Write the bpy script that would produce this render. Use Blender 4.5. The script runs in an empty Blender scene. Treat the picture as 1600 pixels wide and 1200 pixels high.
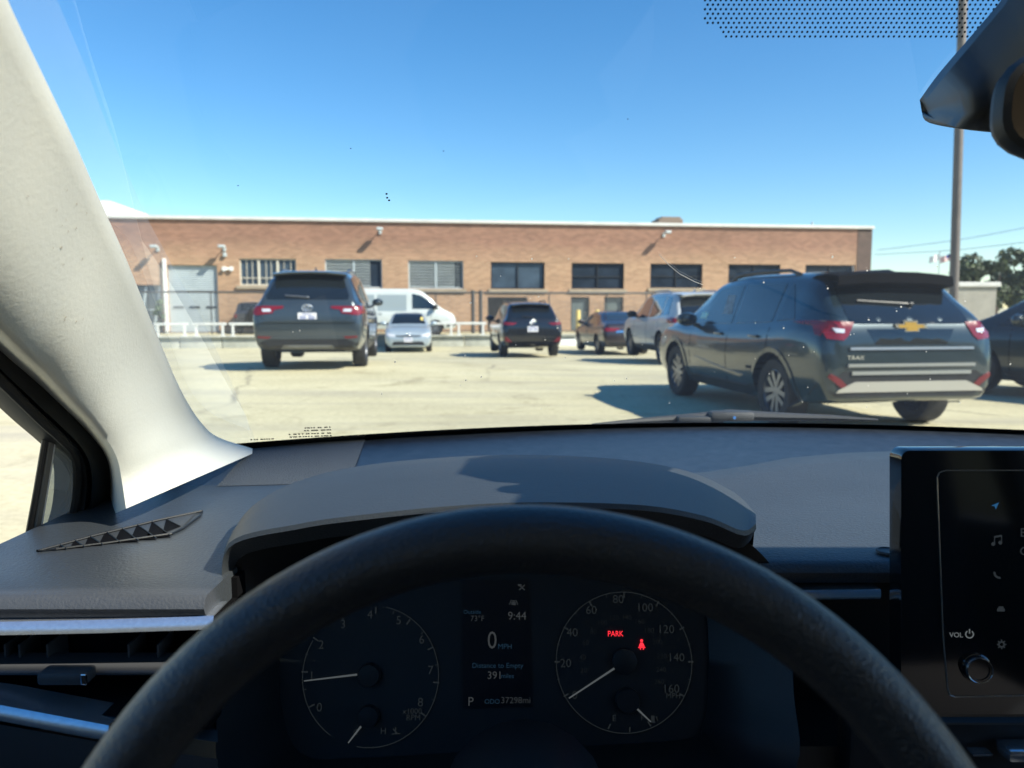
import bpy, bmesh, math, random
import numpy as np
from mathutils import Vector, Matrix
from mathutils.bvhtree import BVHTree
S = bpy.context.scene
COL = S.collection
rad = math.radians
rng = random.Random(7)

# ------------------------------------------------------------------ camera, sky, sun, exposure
CAM_Z, FPX, HOR = 1.2, 1200.0, 480.0
PITCH = math.atan((600 - HOR) / FPX)
cd = bpy.data.cameras.new('camera'); cam = bpy.data.objects.new('camera', cd); COL.objects.link(cam)
cam.location = (0, 0, CAM_Z); cam.rotation_euler = (math.pi / 2 - PITCH, 0, 0)
cd.sensor_width = 36; cd.lens = 36 * FPX / 1600; cd.clip_start = .02; cd.clip_end = 3000
cd.dof.use_dof = True; cd.dof.focus_distance = .78; cd.dof.aperture_fstop = 8.5
S.camera = cam
SUN_EL, SUN_AZ = rad(40), rad(119.4)
W = bpy.data.worlds.new('World'); S.world = W; W.use_nodes = True
_nt = W.node_tree; sky = _nt.nodes.new('ShaderNodeTexSky'); sky.sky_type = 'NISHITA'; sky.sun_disc = False
sky.sun_elevation = SUN_EL; sky.sun_rotation = SUN_AZ; sky.air_density = 1.0; sky.dust_density = .05; sky.ozone_density = 3.0; sky.altitude = 300
_hs = _nt.nodes.new('ShaderNodeHueSaturation'); _hs.inputs['Saturation'].default_value = 1.3; _nt.links.new(sky.outputs[0], _hs.inputs['Color']); _nt.links.new(_hs.outputs[0], _nt.nodes['Background'].inputs[0]); _nt.nodes['Background'].inputs[1].default_value = .11
sl = bpy.data.lights.new('sun', 'SUN'); sl.energy = 5.0; sl.angle = rad(.53); sl.color = (1, .93, .82)
so = bpy.data.objects.new('sun', sl); COL.objects.link(so)
TO_SUN = Vector((math.sin(SUN_AZ) * math.cos(SUN_EL), math.cos(SUN_AZ) * math.cos(SUN_EL), math.sin(SUN_EL)))
so.rotation_euler = TO_SUN.to_track_quat('Z', 'Y').to_euler(); so.location = (20, -20, 30)
S.view_settings.view_transform = 'Standard'; S.view_settings.look = 'None'; S.view_settings.gamma = 1
S.view_settings.exposure = .95
S.cycles.max_bounces = 8; S.cycles.transparent_max_bounces = 12; S.cycles.use_denoising = True
S.cycles.sample_clamp_indirect = 4

# ------------------------------------------------------------------ image geometry helpers (photo pixels of 1600x1200 to world)
CAM = Vector((0, 0, CAM_Z))
def ray(u, v):
    a, b = (u - 800) / FPX, (600 - v) / FPX
    y = math.cos(PITCH) + b * math.sin(PITCH); z = -math.sin(PITCH) + b * math.cos(PITCH)
    return Vector((a / y, 1, z / y))
def PX(u, v, d): return CAM + ray(u, v) * d
def on_plane(u, v, p0, n):
    r = ray(u, v); t = (p0 - CAM).dot(n) / r.dot(n)
    return CAM + r * t

# ------------------------------------------------------------------ materials
def nodes_of(m): return m.node_tree.nodes, m.node_tree.links
def mat(name, col, rough=.5, metal=0., spec=.5, coat=0., bump=None, var=None, emit=None, sheen=0., coord='Object', bump2=None):
    m = bpy.data.materials.new(name); m.use_nodes = True; N, L = nodes_of(m)
    b = N['Principled BSDF']; c4 = (*col, 1)
    b.inputs['Base Color'].default_value = c4; b.inputs['Roughness'].default_value = rough
    b.inputs['Metallic'].default_value = metal; b.inputs['Specular IOR Level'].default_value = spec
    b.inputs['Coat Weight'].default_value = coat; b.inputs['Coat Roughness'].default_value = .06
    b.inputs['Sheen Weight'].default_value = sheen
    if emit: b.inputs['Emission Color'].default_value = (*emit[0], 1); b.inputs['Emission Strength'].default_value = emit[1]
    if bump or var or bump2:
        tc = N.new('ShaderNodeTexCoord')
    if var:
        n = N.new('ShaderNodeTexNoise'); n.inputs['Scale'].default_value = var[0]; n.inputs['Detail'].default_value = 6
        n.inputs['Roughness'].default_value = .65
        mx = N.new('ShaderNodeMix'); mx.data_type = 'RGBA'
        k = var[1]; lo = [max(0, x * (1 - k)) for x in col]; hi = [min(1, x * (1 + k)) for x in col]
        if len(var) > 2: lo = var[2]
        mx.inputs['A'].default_value = (*lo, 1); mx.inputs['B'].default_value = (*hi, 1)
        rp = N.new('ShaderNodeMapRange'); rp.inputs['From Min'].default_value = .3; rp.inputs['From Max'].default_value = .7
        L.new(tc.outputs[coord], n.inputs['Vector']); L.new(n.outputs['Fac'], rp.inputs['Value']); L.new(rp.outputs[0], mx.inputs['Factor'])
        L.new(mx.outputs['Result'], b.inputs['Base Color'])
    if bump or bump2:
        last = None
        for bp in (bump, bump2):
            if not bp: continue
            kind, sc, st, dist = bp
            if kind == 'noise':
                n = N.new('ShaderNodeTexNoise'); n.inputs['Detail'].default_value = 3; out = n.outputs['Fac']
            else:
                n = N.new('ShaderNodeTexVoronoi'); out = n.outputs['Distance']
            n.inputs['Scale'].default_value = sc
            L.new(tc.outputs[coord], n.inputs['Vector'])
            bm_ = N.new('ShaderNodeBump'); bm_.inputs['Strength'].default_value = st; bm_.inputs['Distance'].default_value = dist
            L.new(out, bm_.inputs['Height'])
            if last: L.new(last.outputs[0], bm_.inputs['Normal'])
            last = bm_
        L.new(last.outputs[0], b.inputs['Normal'])
    return m

def glass_sheet(name, tint, refl=1.7, dust=.02, rough=.0, base=.04):
    m = bpy.data.materials.new(name); m.use_nodes = True; N, L = nodes_of(m); N.remove(N['Principled BSDF'])
    out = N['Material Output']
    lw = N.new('ShaderNodeLayerWeight'); lw.inputs['Blend'].default_value = .5
    pw = N.new('ShaderNodeMath'); pw.operation = 'POWER'; pw.inputs[1].default_value = 5
    ml = N.new('ShaderNodeMath'); ml.operation = 'MULTIPLY_ADD'; ml.inputs[1].default_value = 1 - base; ml.inputs[2].default_value = base
    sc = N.new('ShaderNodeMath'); sc.operation = 'MULTIPLY'; sc.inputs[1].default_value = refl; sc.use_clamp = True
    L.new(lw.outputs['Facing'], pw.inputs[0]); L.new(pw.outputs[0], ml.inputs[0]); L.new(ml.outputs[0], sc.inputs[0])
    tr = N.new('ShaderNodeBsdfTransparent'); tr.inputs[0].default_value = (*tint, 1)
    gl = N.new('ShaderNodeBsdfGlossy'); gl.inputs['Roughness'].default_value = rough; gl.inputs[0].default_value = (.95, .97, 1, 1)
    df = N.new('ShaderNodeBsdfTranslucent'); df.inputs[0].default_value = (.9, .9, .85, 1)
    m1 = N.new('ShaderNodeMixShader'); m2 = N.new('ShaderNodeMixShader')
    tc = N.new('ShaderNodeTexCoord'); ns = N.new('ShaderNodeTexNoise'); ns.inputs['Scale'].default_value = 9; ns.inputs['Detail'].default_value = 8
    mr = N.new('ShaderNodeMapRange'); mr.inputs['From Min'].default_value = .3; mr.inputs['From Max'].default_value = .75
    mr.inputs['To Min'].default_value = dust * .5; mr.inputs['To Max'].default_value = dust * 1.6
    L.new(tc.outputs['Object'], ns.inputs['Vector']); L.new(ns.outputs['Fac'], mr.inputs['Value'])
    L.new(mr.outputs[0], m1.inputs[0]); L.new(tr.outputs[0], m1.inputs[1]); L.new(df.outputs[0], m1.inputs[2])
    L.new(sc.outputs[0], m2.inputs[0]); L.new(m1.outputs[0], m2.inputs[1]); L.new(gl.outputs[0], m2.inputs[2])
    L.new(m2.outputs[0], out.inputs[0])
    return m

M = {}
M['black'] = mat('black_plastic', (.012, .013, .014), .45)
M['dark'] = mat('dark_cavity', (.006, .006, .007), .8, 0, .05)
M['rubber'] = mat('tyre_rubber', (.018, .018, .018), .75, var=(30, .3))
M['chrome'] = mat('chrome_trim', (.75, .77, .8), .15, 1)
M['alloy'] = mat('alloy_wheel', (.30, .31, .33), .35, .9)
M['white'] = mat('white_paint', (.82, .82, .78), .5, var=(3, .08))
M['glass_dark'] = mat('tinted_car_glass', (.008, .011, .013), .04, 0, .6, .6)
M['red_lens'] = mat('red_tail_lens', (.17, .006, .010), .22, 0, .5, .6)
M['red_dull'] = mat('dull_red_reflector', (.13, .012, .014), .35)
M['white_lens'] = mat('clear_lamp_lens', (.75, .76, .78), .12, .3, .5, .8)
M['plate'] = mat('licence_plate', (.72, .72, .75), .4, var=(40, .12))
M['plate_ink'] = mat('plate_lettering', (.12, .16, .36), .5)
M['gold'] = mat('gold_badge', (.75, .48, .12), .25, .8)

# ------------------------------------------------------------------ mesh helpers
def link(name, me, parent=None):
    o = bpy.data.objects.new(name, me); COL.objects.link(o)
    if parent is not None: o.parent = parent
    return o
def mk(name, V, F, m, parent=None, smooth=False, sharp=35, mi=None):
    me = bpy.data.meshes.new(name)
    me.from_pydata([tuple(v) for v in V], [], [tuple(f) for f in F]); me.update()
    for x in (m if isinstance(m, (list, tuple)) else [m]): me.materials.append(x)
    if mi is not None: me.polygons.foreach_set('material_index', mi)
    if smooth:
        me.polygons.foreach_set('use_smooth', [True] * len(me.polygons))
        try: me.set_sharp_from_angle(angle=rad(sharp))
        except Exception: pass
    return link(name, me, parent)
class MB:
    def __init__(s): s.V, s.F, s.I = [], [], []
    def add(s, V, F, mi=0):
        b = len(s.V); s.V += [Vector(v) for v in V]; s.F += [[i + b for i in f] for f in F]; s.I += [mi] * len(F); return s
    def box(s, c, d, mi=0, rot=None, bev=0.):
        c = Vector(c); hx, hy, hz = d[0] / 2, d[1] / 2, d[2] / 2
        if bev <= 0:
            V = [Vector((x, y, z)) for x in (-hx, hx) for y in (-hy, hy) for z in (-hz, hz)]
            F = [(0, 1, 3, 2), (4, 6, 7, 5), (0, 4, 5, 1), (2, 3, 7, 6), (0, 2, 6, 4), (1, 5, 7, 3)]
        else:
            bm = bmesh.new(); bmesh.ops.create_cube(bm, size=1)
            for v in bm.verts: v.co = Vector((v.co.x * 2 * hx, v.co.y * 2 * hy, v.co.z * 2 * hz))
            bmesh.ops.bevel(bm, geom=bm.edges[:], offset=min(bev, .49 * min(d)), segments=2, affect='EDGES', profile=.5)
            bm.verts.index_update(); V = [v.co.copy() for v in bm.verts]; F = [[v.index for v in f.verts] for f in bm.faces]; bm.free()
        if rot is not None: V = [rot @ v for v in V]
        return s.add([v + c for v in V], F, mi)
    def tube(s, pts, r, n=10, mi=0, cap=True, closed=False):
        pts = [Vector(p) for p in pts]; k = len(pts); rr = r if isinstance(r, (list, tuple)) else [r] * k
        V, F = [], []; up = Vector((0, 0, 1)); prev = None
        for i, p in enumerate(pts):
            if closed: t = (pts[(i + 1) % k] - pts[i - 1]).normalized()
            else: t = (pts[min(i + 1, k - 1)] - pts[max(i - 1, 0)]).normalized()
            a = t.cross(up) if prev is None else prev - t * prev.dot(t)
            if a.length < 1e-4: a = t.cross(Vector((1, 0, 0)))
            a.normalize(); prev = a; b = t.cross(a)
            for j in range(n):
                q = 2 * math.pi * j / n; V.append(p + (a * math.cos(q) + b * math.sin(q)) * rr[i])
        for i in range(k if closed else k - 1):
            i2 = (i + 1) % k
            for j in range(n): F.append((i * n + j, i * n + (j + 1) % n, i2 * n + (j + 1) % n, i2 * n + j))
        if cap and not closed: F.append(list(range(n))[::-1]); F.append([(k - 1) * n + j for j in range(n)])
        return s.add(V, F, mi)
    def cyl(s, a, b, r, n=16, mi=0): return s.tube([a, b], r, n, mi)
    def grid(s, rows, mi=0, closed=False):
        k = len(rows[0]); V = [p for r in rows for p in r]; F = []
        for i in range(len(rows) - 1):
            for j in range(k if closed else k - 1):
                j2 = (j + 1) % k; F.append((i * k + j, i * k + j2, (i + 1) * k + j2, (i + 1) * k + j))
        return s.add(V, F, mi)
    def prism(s, poly, ex, mi=0):
        """poly: 3-D points, ex: extrusion vector"""
        n = len(poly); ex = Vector(ex); V = [Vector(p) for p in poly] + [Vector(p) + ex for p in poly]
        F = [list(range(n))[::-1], [n + i for i in range(n)]] + [(i, (i + 1) % n, n + (i + 1) % n, n + i) for i in range(n)]
        return s.add(V, F, mi)
    def lathe(s, prof, axis_o, ax, n=32, mi=0, closed=False):
        """prof: (radius, along axis) pairs"""
        ax = Vector(ax).normalized(); t = Vector((0, 0, 1)) if abs(ax.z) < .9 else Vector((1, 0, 0))
        a = ax.cross(t).normalized(); b = ax.cross(a); o = Vector(axis_o)
        rows = [[o + ax * h + (a * math.cos(2 * math.pi * j / n) + b * math.sin(2 * math.pi * j / n)) * r for j in range(n)] for r, h in prof]
        if closed: rows.append(rows[0])
        return s.grid(rows, mi, True)
    def build(s, name, m, parent=None, smooth=False, sharp=35):
        return mk(name, s.V, s.F, m, parent, smooth, sharp, s.I)
def tag(o, label=None, cat=None, group=None, kind=None):
    if label: o['label'] = label
    if cat: o['category'] = cat
    if group: o['group'] = group
    if kind: o['kind'] = kind
    return o
def thing(name, loc, rz, label, cat, group=None):
    o = bpy.data.objects.new(name, None); COL.objects.link(o); o.location = loc; o.rotation_euler = (0, 0, rz); o.empty_display_size = .2
    return tag(o, label, cat, group)
def copy_tree(o, parent=None):
    c = o.copy(); COL.objects.link(c); c.parent = parent
    for ch in list(o.children): copy_tree(ch, c)
    return c
def catmull(P, n=6, closed=False):
    P = [Vector(p) for p in P]; out = []; k = len(P)
    for i in range(k if closed else k - 1):
        if closed: p0, p1, p2, p3 = P[i - 1], P[i], P[(i + 1) % k], P[(i + 2) % k]
        else: p0, p1, p2, p3 = P[max(i - 1, 0)], P[i], P[i + 1], P[min(i + 2, k - 1)]
        for j in range(n):
            t = j / n
            out.append(.5 * ((2 * p1) + (p2 - p0) * t + (2 * p0 - 5 * p1 + 4 * p2 - p3) * t * t + (3 * p1 - p0 - 3 * p2 + p3) * t ** 3))
    if not closed: out.append(P[-1])
    return out
_txt = {}
def text_geo(body):
    if body not in _txt:
        cu = bpy.data.curves.new('t', 'FONT'); cu.body = body; cu.size = 1; cu.align_x = 'CENTER'; cu.align_y = 'CENTER'; cu.resolution_u = 3
        o = bpy.data.objects.new('t', cu); COL.objects.link(o)
        dg = bpy.context.evaluated_depsgraph_get(); me = bpy.data.meshes.new_from_object(o.evaluated_get(dg))
        V = [v.co.copy() for v in me.vertices]; F = [list(p.vertices) for p in me.polygons]
        h = max(v.y for v in V) - min(v.y for v in V); cy = (max(v.y for v in V) + min(v.y for v in V)) / 2
        cx = (max(v.x for v in V) + min(v.x for v in V)) / 2
        _txt[body] = ([Vector(((v.x - cx), (v.y - cy), 0)) for v in V], F)
        bpy.data.objects.remove(o); bpy.data.curves.remove(cu); bpy.data.meshes.remove(me)
    return _txt[body]
def put_text(mb, body, p, ex, ey, size, mi=0, wide=1.):
    V, F = text_geo(body); mb.add([p + ex * (v.x * size * wide) + ey * (v.y * size) for v in V], F, mi)
def pchip(xs, ys, x):
    xs = np.array(xs, float); ys = np.array(ys, float); h = np.diff(xs); d = np.diff(ys) / h
    m = np.zeros(len(xs)); m[0] = d[0]; m[-1] = d[-1]
    for i in range(1, len(xs) - 1):
        if d[i - 1] * d[i] > 0:
            w1, w2 = 2 * h[i] + h[i - 1], h[i] + 2 * h[i - 1]; m[i] = (w1 + w2) / (w1 / d[i - 1] + w2 / d[i])
    x = np.clip(x, xs[0], xs[-1]); i = np.clip(np.searchsorted(xs, x) - 1, 0, len(h) - 1); t = (x - xs[i]) / h[i]
    return (1 + 2 * t) * (1 - t) ** 2 * ys[i] + t * (1 - t) ** 2 * h[i] * m[i] + t * t * (3 - 2 * t) * ys[i + 1] + t * t * (t - 1) * h[i] * m[i + 1]
# ------------------------------------------------------------------ ground
def sstep(a, b, x): t = min(1, max(0, (x - a) / (b - a))); return t * t * (3 - 2 * t)
def gz(x, y):
    return -.48 * sstep(10.5, 31, y) + .17 * math.exp(-((x + 3.6) / 4) ** 2 - ((y - 15.4) / 3.6) ** 2)
HEAD = rad(7.6)          # the lot grid and the facade are turned this much to the left
UX = Vector((math.cos(HEAD), math.sin(HEAD), 0)); UY = Vector((-math.sin(HEAD), math.cos(HEAD), 0))
YARD = -.10
WALL0 = Vector((0, 33.2, 0))

def concrete():
    m = bpy.data.materials.new('sunbleached_concrete'); m.use_nodes = True; N, L = nodes_of(m); b = N['Principled BSDF']
    tc = N.new('ShaderNodeTexCoord')
    def noise(sc, det=8, ro=.6, dist=0.):
        n = N.new('ShaderNodeTexNoise'); n.inputs['Scale'].default_value = sc; n.inputs['Detail'].default_value = det; n.inputs['Roughness'].default_value = ro
        n.inputs['Distortion'].default_value = dist; L.new(tc.outputs['Object'], n.inputs['Vector']); return n
    def ramp(src, stops):
        r = N.new('ShaderNodeValToRGB'); e = r.color_ramp.elements
        while len(e) < len(stops): e.new(.5)
        for k, (p, c) in enumerate(stops): e[k].position = p; e[k].color = (*c, 1)
        L.new(src, r.inputs[0]); return r
    def mix(a, bcol, fac, mode='MIX'):
        x = N.new('ShaderNodeMix'); x.data_type = 'RGBA'; x.blend_type = mode
        for s_, v in (('A', a), ('B', bcol)):
            if isinstance(v, tuple): x.inputs[s_].default_value = (*v, 1)
            else: L.new(v, x.inputs[s_])
        if isinstance(fac, float): x.inputs['Factor'].default_value = fac
        else: L.new(fac, x.inputs['Factor'])
        return x.outputs['Result']
    base = ramp(noise(.35, 7).outputs['Fac'], [(.3, (.51, .46, .285)), (.5, (.61, .555, .355)), (.72, (.67, .62, .41))]).outputs[0]
    fine = ramp(noise(14, 8, .7).outputs['Fac'], [(.25, (.68, .68, .66)), (.6, (1, 1, 1))]).outputs[0]
    c = mix(base, fine, 1., 'MULTIPLY')
    st = ramp(noise(.8, 9, .7, 1.2).outputs['Fac'], [(.55, (0, 0, 0)), (.68, (1, 1, 1))]).outputs[0]
    c = mix(c, mix(c, (.62, .60, .55), 1., 'MULTIPLY'), st)
    # long cracks: voronoi cell edges bent by noise, and slab joints on a grid
    nz = noise(1.1, 5); mp = N.new('ShaderNodeVectorMath'); mp.operation = 'SCALE'; mp.inputs['Scale'].default_value = .5; L.new(nz.outputs['Color'], mp.inputs[0])
    ad = N.new('ShaderNodeVectorMath'); L.new(tc.outputs['Object'], ad.inputs[0]); L.new(mp.outputs[0], ad.inputs[1])
    vo = N.new('ShaderNodeTexVoronoi'); vo.feature = 'DISTANCE_TO_EDGE'; vo.inputs['Scale'].default_value = .17; L.new(ad.outputs[0], vo.inputs['Vector'])
    ck = ramp(vo.outputs['Distance'], [(.0, (1, 1, 1)), (.007, (0, 0, 0))]).outputs[0]
    gate = ramp(noise(.25, 3).outputs['Fac'], [(.45, (0, 0, 0)), (.6, (1, 1, 1))]).outputs[0]
    ck2 = mix(ck, gate, 1., 'MULTIPLY')
    c = mix(c, (.16, .14, .10), ck2)
    # tyre marks / dark streaks along the lane
    mpg = N.new('ShaderNodeMapping'); mpg.inputs['Scale'].default_value = (.12, 1.1, 1); mpg.inputs['Rotation'].default_value = (0, 0, -HEAD); L.new(tc.outputs['Object'], mpg.inputs[0])
    n2 = N.new('ShaderNodeTexNoise'); n2.inputs['Scale'].default_value = 1.0; n2.inputs['Detail'].default_value = 6; L.new(mpg.outputs[0], n2.inputs['Vector'])
    sk2 = ramp(n2.outputs['Fac'], [(.48, (0, 0, 0)), (.68, (.75, .75, .75))]).outputs[0]
    c = mix(c, (.36, .33, .25), sk2)
    L.new(c, b.inputs['Base Color']); b.inputs['Roughness'].default_value = .85
    bp = N.new('ShaderNodeBump'); bp.inputs['Strength'].default_value = .35; bp.inputs['Distance'].default_value = .01
    L.new(noise(30, 6).outputs['Fac'], bp.inputs['Height']); L.new(bp.outputs[0], b.inputs['Normal'])
    return m
M['concrete'] = concrete()
M['barrier'] = mat('barrier_concrete', (.37, .38, .33), .85, bump=('noise', 18, .3, .01), var=(2.2, .22))
M['far_ground'] = mat('dry_ground', (.30, .29, .22), .9, var=(.05, .2))

def build_ground():
    mb = MB()
    xs = [-400, -150, -60] + [x * 1.5 for x in range(-26, 27)] + [60, 150, 400]
    # rows follow the direction of the retaining wall so that the lot ends under it
    ts = [-60, -20, -8] + [-5 + .9 * k for k in range(0, 43)]
    tmax = WALL0.y + .12
    ts = [t for t in ts if t < tmax - .3] + [tmax]
    rows = []
    for t in ts:
        r = []
        for x in xs:
            k = max(0., min(1., (t + 5) / 20)); y = t + x * math.tan(HEAD) * k if abs(x) < 70 else t + math.copysign(70, x) * math.tan(HEAD) * k
            r.append(Vector((x, y, gz(x, y))))
        rows.append(r)
    mb.grid(rows); tag(mb.build('parking_lot', M['concrete'], smooth=True), kind='structure')
    # the raised yard behind the low wall, out to the horizon
    mb = MB(); a = WALL0 + UY * .15; R = 1500
    mb.add([(-R, a.y - 70 * math.tan(HEAD) , YARD), (-70, a.y - 70 * math.tan(HEAD), YARD), (70, a.y + 70 * math.tan(HEAD), YARD), (R, a.y + 70 * math.tan(HEAD), YARD), (R, R, YARD), (-R, R, YARD)], [range(6)])
    tag(mb.build('yard_ground', M['concrete']), kind='structure')
build_ground()

mb = MB(); mb.grid([[Vector((x, y + 3 * math.sin(x * .05), z + (.9 * math.sin(x * .21) + .6 * math.sin(x * .53 + 1)) * (z > 1))) for x in range(-90, 91, 4)] for y, z in ((-13, -.05), (-16, 2.2), (-20, 5.6), (-26, 8.6), (-45, 9.5))])
tag(mb.build('reflection_bank', mat('dark_reflection_bank', (.055, .060, .030), .9, var=(.8, .5)), smooth=True), kind='structure')  # unseen dark bank added behind the camera for the parked cars to reflect
# low retaining wall made of concrete lengths
def along(s, d=0., z=0.):
    p = WALL0 + UX * s + UY * d; return Vector((p.x, p.y, z))
RW = thing('retaining_wall', along(0, 0, -.48), HEAD, 'low pale concrete wall with open joints, running across the far side of the lot', 'wall')
seg = 1.66; off = -15.35
mb = MB()
for k in range(-12, 32):
    s0 = off + k * seg
    mb.box((s0 + seg / 2, .12, .08), (seg - .03, .30, .72), bev=.025)
    mb.box((s0 + seg / 2, .06, .465), (seg - .03, .46, .05), bev=.012)
mb.build('barrier_block', M['barrier'], RW, True).name = 'wall_face'

# white guard rails on the wall
M['rail_paint'] = mat('chalky_rail_paint', (.60, .61, .58), .6, var=(9, .15))
def make_rail():
    r = thing('guard_rail', (0, 0, 0), HEAD, 'x', 'rail', 'white guard rails on the low wall')
    mb = MB(); mb.box((0, 0, .50), (1.34, .09, .105), bev=.02); mb.build('rail_beam', M['rail_paint'], r)
    for s in (-.52, .52):
        mb = MB(); mb.box((s, .0, .222), (.09, .09, .445), bev=.01); mb.box((s, 0, .012), (.2, .18, .024)); mb.build('post', M['rail_paint'], r)
    return r
def wall_s(u):   # photo column to distance along the wall
    r = ray(u, 520); n = UY; t = (WALL0 - Vector((0, 0, 0))).dot(n) / Vector((r.x, r.y, 0)).dot(n); q = Vector((r.x * t, r.y * t, 0)) - WALL0
    return q.dot(UX)
rails = [(208, 'white guard rail at the left end of the low wall, before the dark loading bay'), (267, 'white guard rail in front of the tall pale garage door, beside the white pipe'),
         (327, 'white guard rail between the pale garage door and the dark spare wheel car'), (384, 'white guard rail in front of the dark car with the spare wheel'),
         (686, 'white guard rail under the nose of the white van'), (736, 'white guard rail between the white van and the black SUV'),
         (1190, 'white guard rail hidden behind the dark teal SUV')]
r0 = None
for u, lb in rails[:6]:
    o = make_rail() if r0 is None else copy_tree(r0)
    r0 = r0 or o
    o.location = along(wall_s(u), .06, .01); o['label'] = lb
mb = MB(); cu = thing('wheel_stop', along(wall_s(893), -.1, gz(*along(wall_s(893), -.1)[:2])), HEAD, 'long bluish white concrete wheel stop right of the black SUV, below the yellow post', 'wheel stop')
mb = MB(); mb.box((0, 0, .14), (2.2, .26, .30), bev=.04); mb.build('stop_block', M['white'], cu, True); 
for s in (-.7, .7): mb = MB(); mb.box((s, 0, .30), (.09, .09, .05)); mb.build('anchor_bolt', M['black'], cu)

# ------------------------------------------------------------------ brick building
F0 = Vector((0, 41.0, YARD))
BLD = thing('brick_building', F0, HEAD, 'long flat roofed brick warehouse with dark and louvred windows across the lot', 'building')
def fac(u, v):
    p = on_plane(u, v, F0, UY) - F0; return p.dot(UX), p.z
def bricks():
    m = bpy.data.materials.new('tan_brick'); m.use_nodes = True; N, L = nodes_of(m); b = N['Principled BSDF']
    tc = N.new('ShaderNodeTexCoord'); mp = N.new('ShaderNodeMapping'); mp.inputs['Rotation'].default_value = (rad(90), 0, 0); L.new(tc.outputs['Object'], mp.inputs[0])
    br = N.new('ShaderNodeTexBrick'); br.inputs['Scale'].default_value = 1; br.inputs['Brick Width'].default_value = .30; br.inputs['Row Height'].default_value = .10
    br.inputs['Mortar Size'].default_value = .008; br.inputs['Color1'].default_value = (.38, .235, .152, 1); br.inputs['Color2'].default_value = (.275, .165, .106, 1); br.inputs['Mortar'].default_value = (.34, .28, .20, 1)
    L.new(mp.outputs[0], br.inputs['Vector'])
    n = N.new('ShaderNodeTexNoise'); n.inputs['Scale'].default_value = .55; n.inputs['Detail'].default_value = 8; n.inputs['Roughness'].default_value = .65
    mp2 = N.new('ShaderNodeMapping'); mp2.inputs['Scale'].default_value = (.6, 1, 2.2); L.new(tc.outputs['Object'], mp2.inputs[0]); L.new(mp2.outputs[0], n.inputs['Vector'])
    sp = N.new('ShaderNodeSeparateXYZ'); L.new(tc.outputs['Object'], sp.inputs[0])
    # weathered redder band of brick in the upper part of the wall, paler below
    ad = N.new('ShaderNodeMath'); ad.operation = 'MULTIPLY_ADD'; ad.inputs[1].default_value = 1.6; L.new(n.outputs['Fac'], ad.inputs[0]); L.new(sp.outputs['Z'], ad.inputs[2])
    mr = N.new('ShaderNodeMapRange'); mr.inputs['From Min'].default_value = 4.3; mr.inputs['From Max'].default_value = 5.6; L.new(ad.outputs[0], mr.inputs['Value'])
    mx = N.new('ShaderNodeMix'); mx.data_type = 'RGBA'; mx.blend_type = 'MULTIPLY'; mx.inputs['A'].default_value = (1.28, 1.25, 1.15, 1); mx.inputs['B'].default_value = (.84, .70, .70, 1); L.new(mr.outputs[0], mx.inputs['Factor'])
    mx.blend_type = 'MIX'
    m2 = N.new('ShaderNodeMix'); m2.data_type = 'RGBA'; m2.blend_type = 'MULTIPLY'; m2.inputs['Factor'].default_value = 1; L.new(br.outputs['Color'], m2.inputs['A']); L.new(mx.outputs['Result'], m2.inputs['B'])
    n3 = N.new('ShaderNodeMapRange'); n3.inputs['From Min'].default_value = .3; n3.inputs['From Max'].default_value = .7; n3.inputs['To Min'].default_value = .8; n3.inputs['To Max'].default_value = 1.12; L.new(n.outputs['Fac'], n3.inputs['Value'])
    m3 = N.new('ShaderNodeVectorMath'); m3.operation = 'SCALE'; L.new(m2.outputs['Result'], m3.inputs[0]); L.new(n3.outputs[0], m3.inputs['Scale'])
    L.new(m3.outputs[0], b.inputs['Base Color']); b.inputs['Roughness'].default_value = .85
    bp = N.new('ShaderNodeBump'); bp.inputs['Strength'].default_value = .4; bp.inputs['Distance'].default_value = .01; L.new(br.outputs['Fac'], bp.inputs['Height']); bp.invert = True; L.new(bp.outputs[0], b.inputs['Normal'])
    return m
M['brick'] = bricks()
M['brick_dark'] = mat('dark_stained_brick', (.10, .065, .05), .8, var=(3, .3))
M['stone'] = mat('pale_stone', (.50, .46, .38), .8, var=(4, .15))
M['sill'] = mat('weathered_sill', (.34, .28, .20), .85, var=(4, .15))
M['parapet'] = mat('white_metal_coping', (.60, .59, .55), .5, var=(1, .12))
M['bldg_glass'] = mat('dark_window_glass', (.020, .030, .045), .08, 0, .5, var=(.8, .5))
M['bldg_glass_blue'] = mat('greyed_window_glass', (.05, .075, .105), .18, 0, .5, var=(.9, .35))
M['louvre'] = mat('grey_louvre_metal', (.50, .56, .57), .5, .2, var=(2, .1))
M['roller'] = mat('roller_door_metal', (.42, .48, .50), .5, .2, var=(1.2, .12))
M['frame_cream'] = mat('cream_window_frame', (.58, .54, .44), .6)
M['door_grey'] = mat('grey_green_door', (.10, .13, .13), .5)
M['yellow'] = mat('yellow_bollard_paint', (.72, .55, .16), .5, var=(6, .15))

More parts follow.
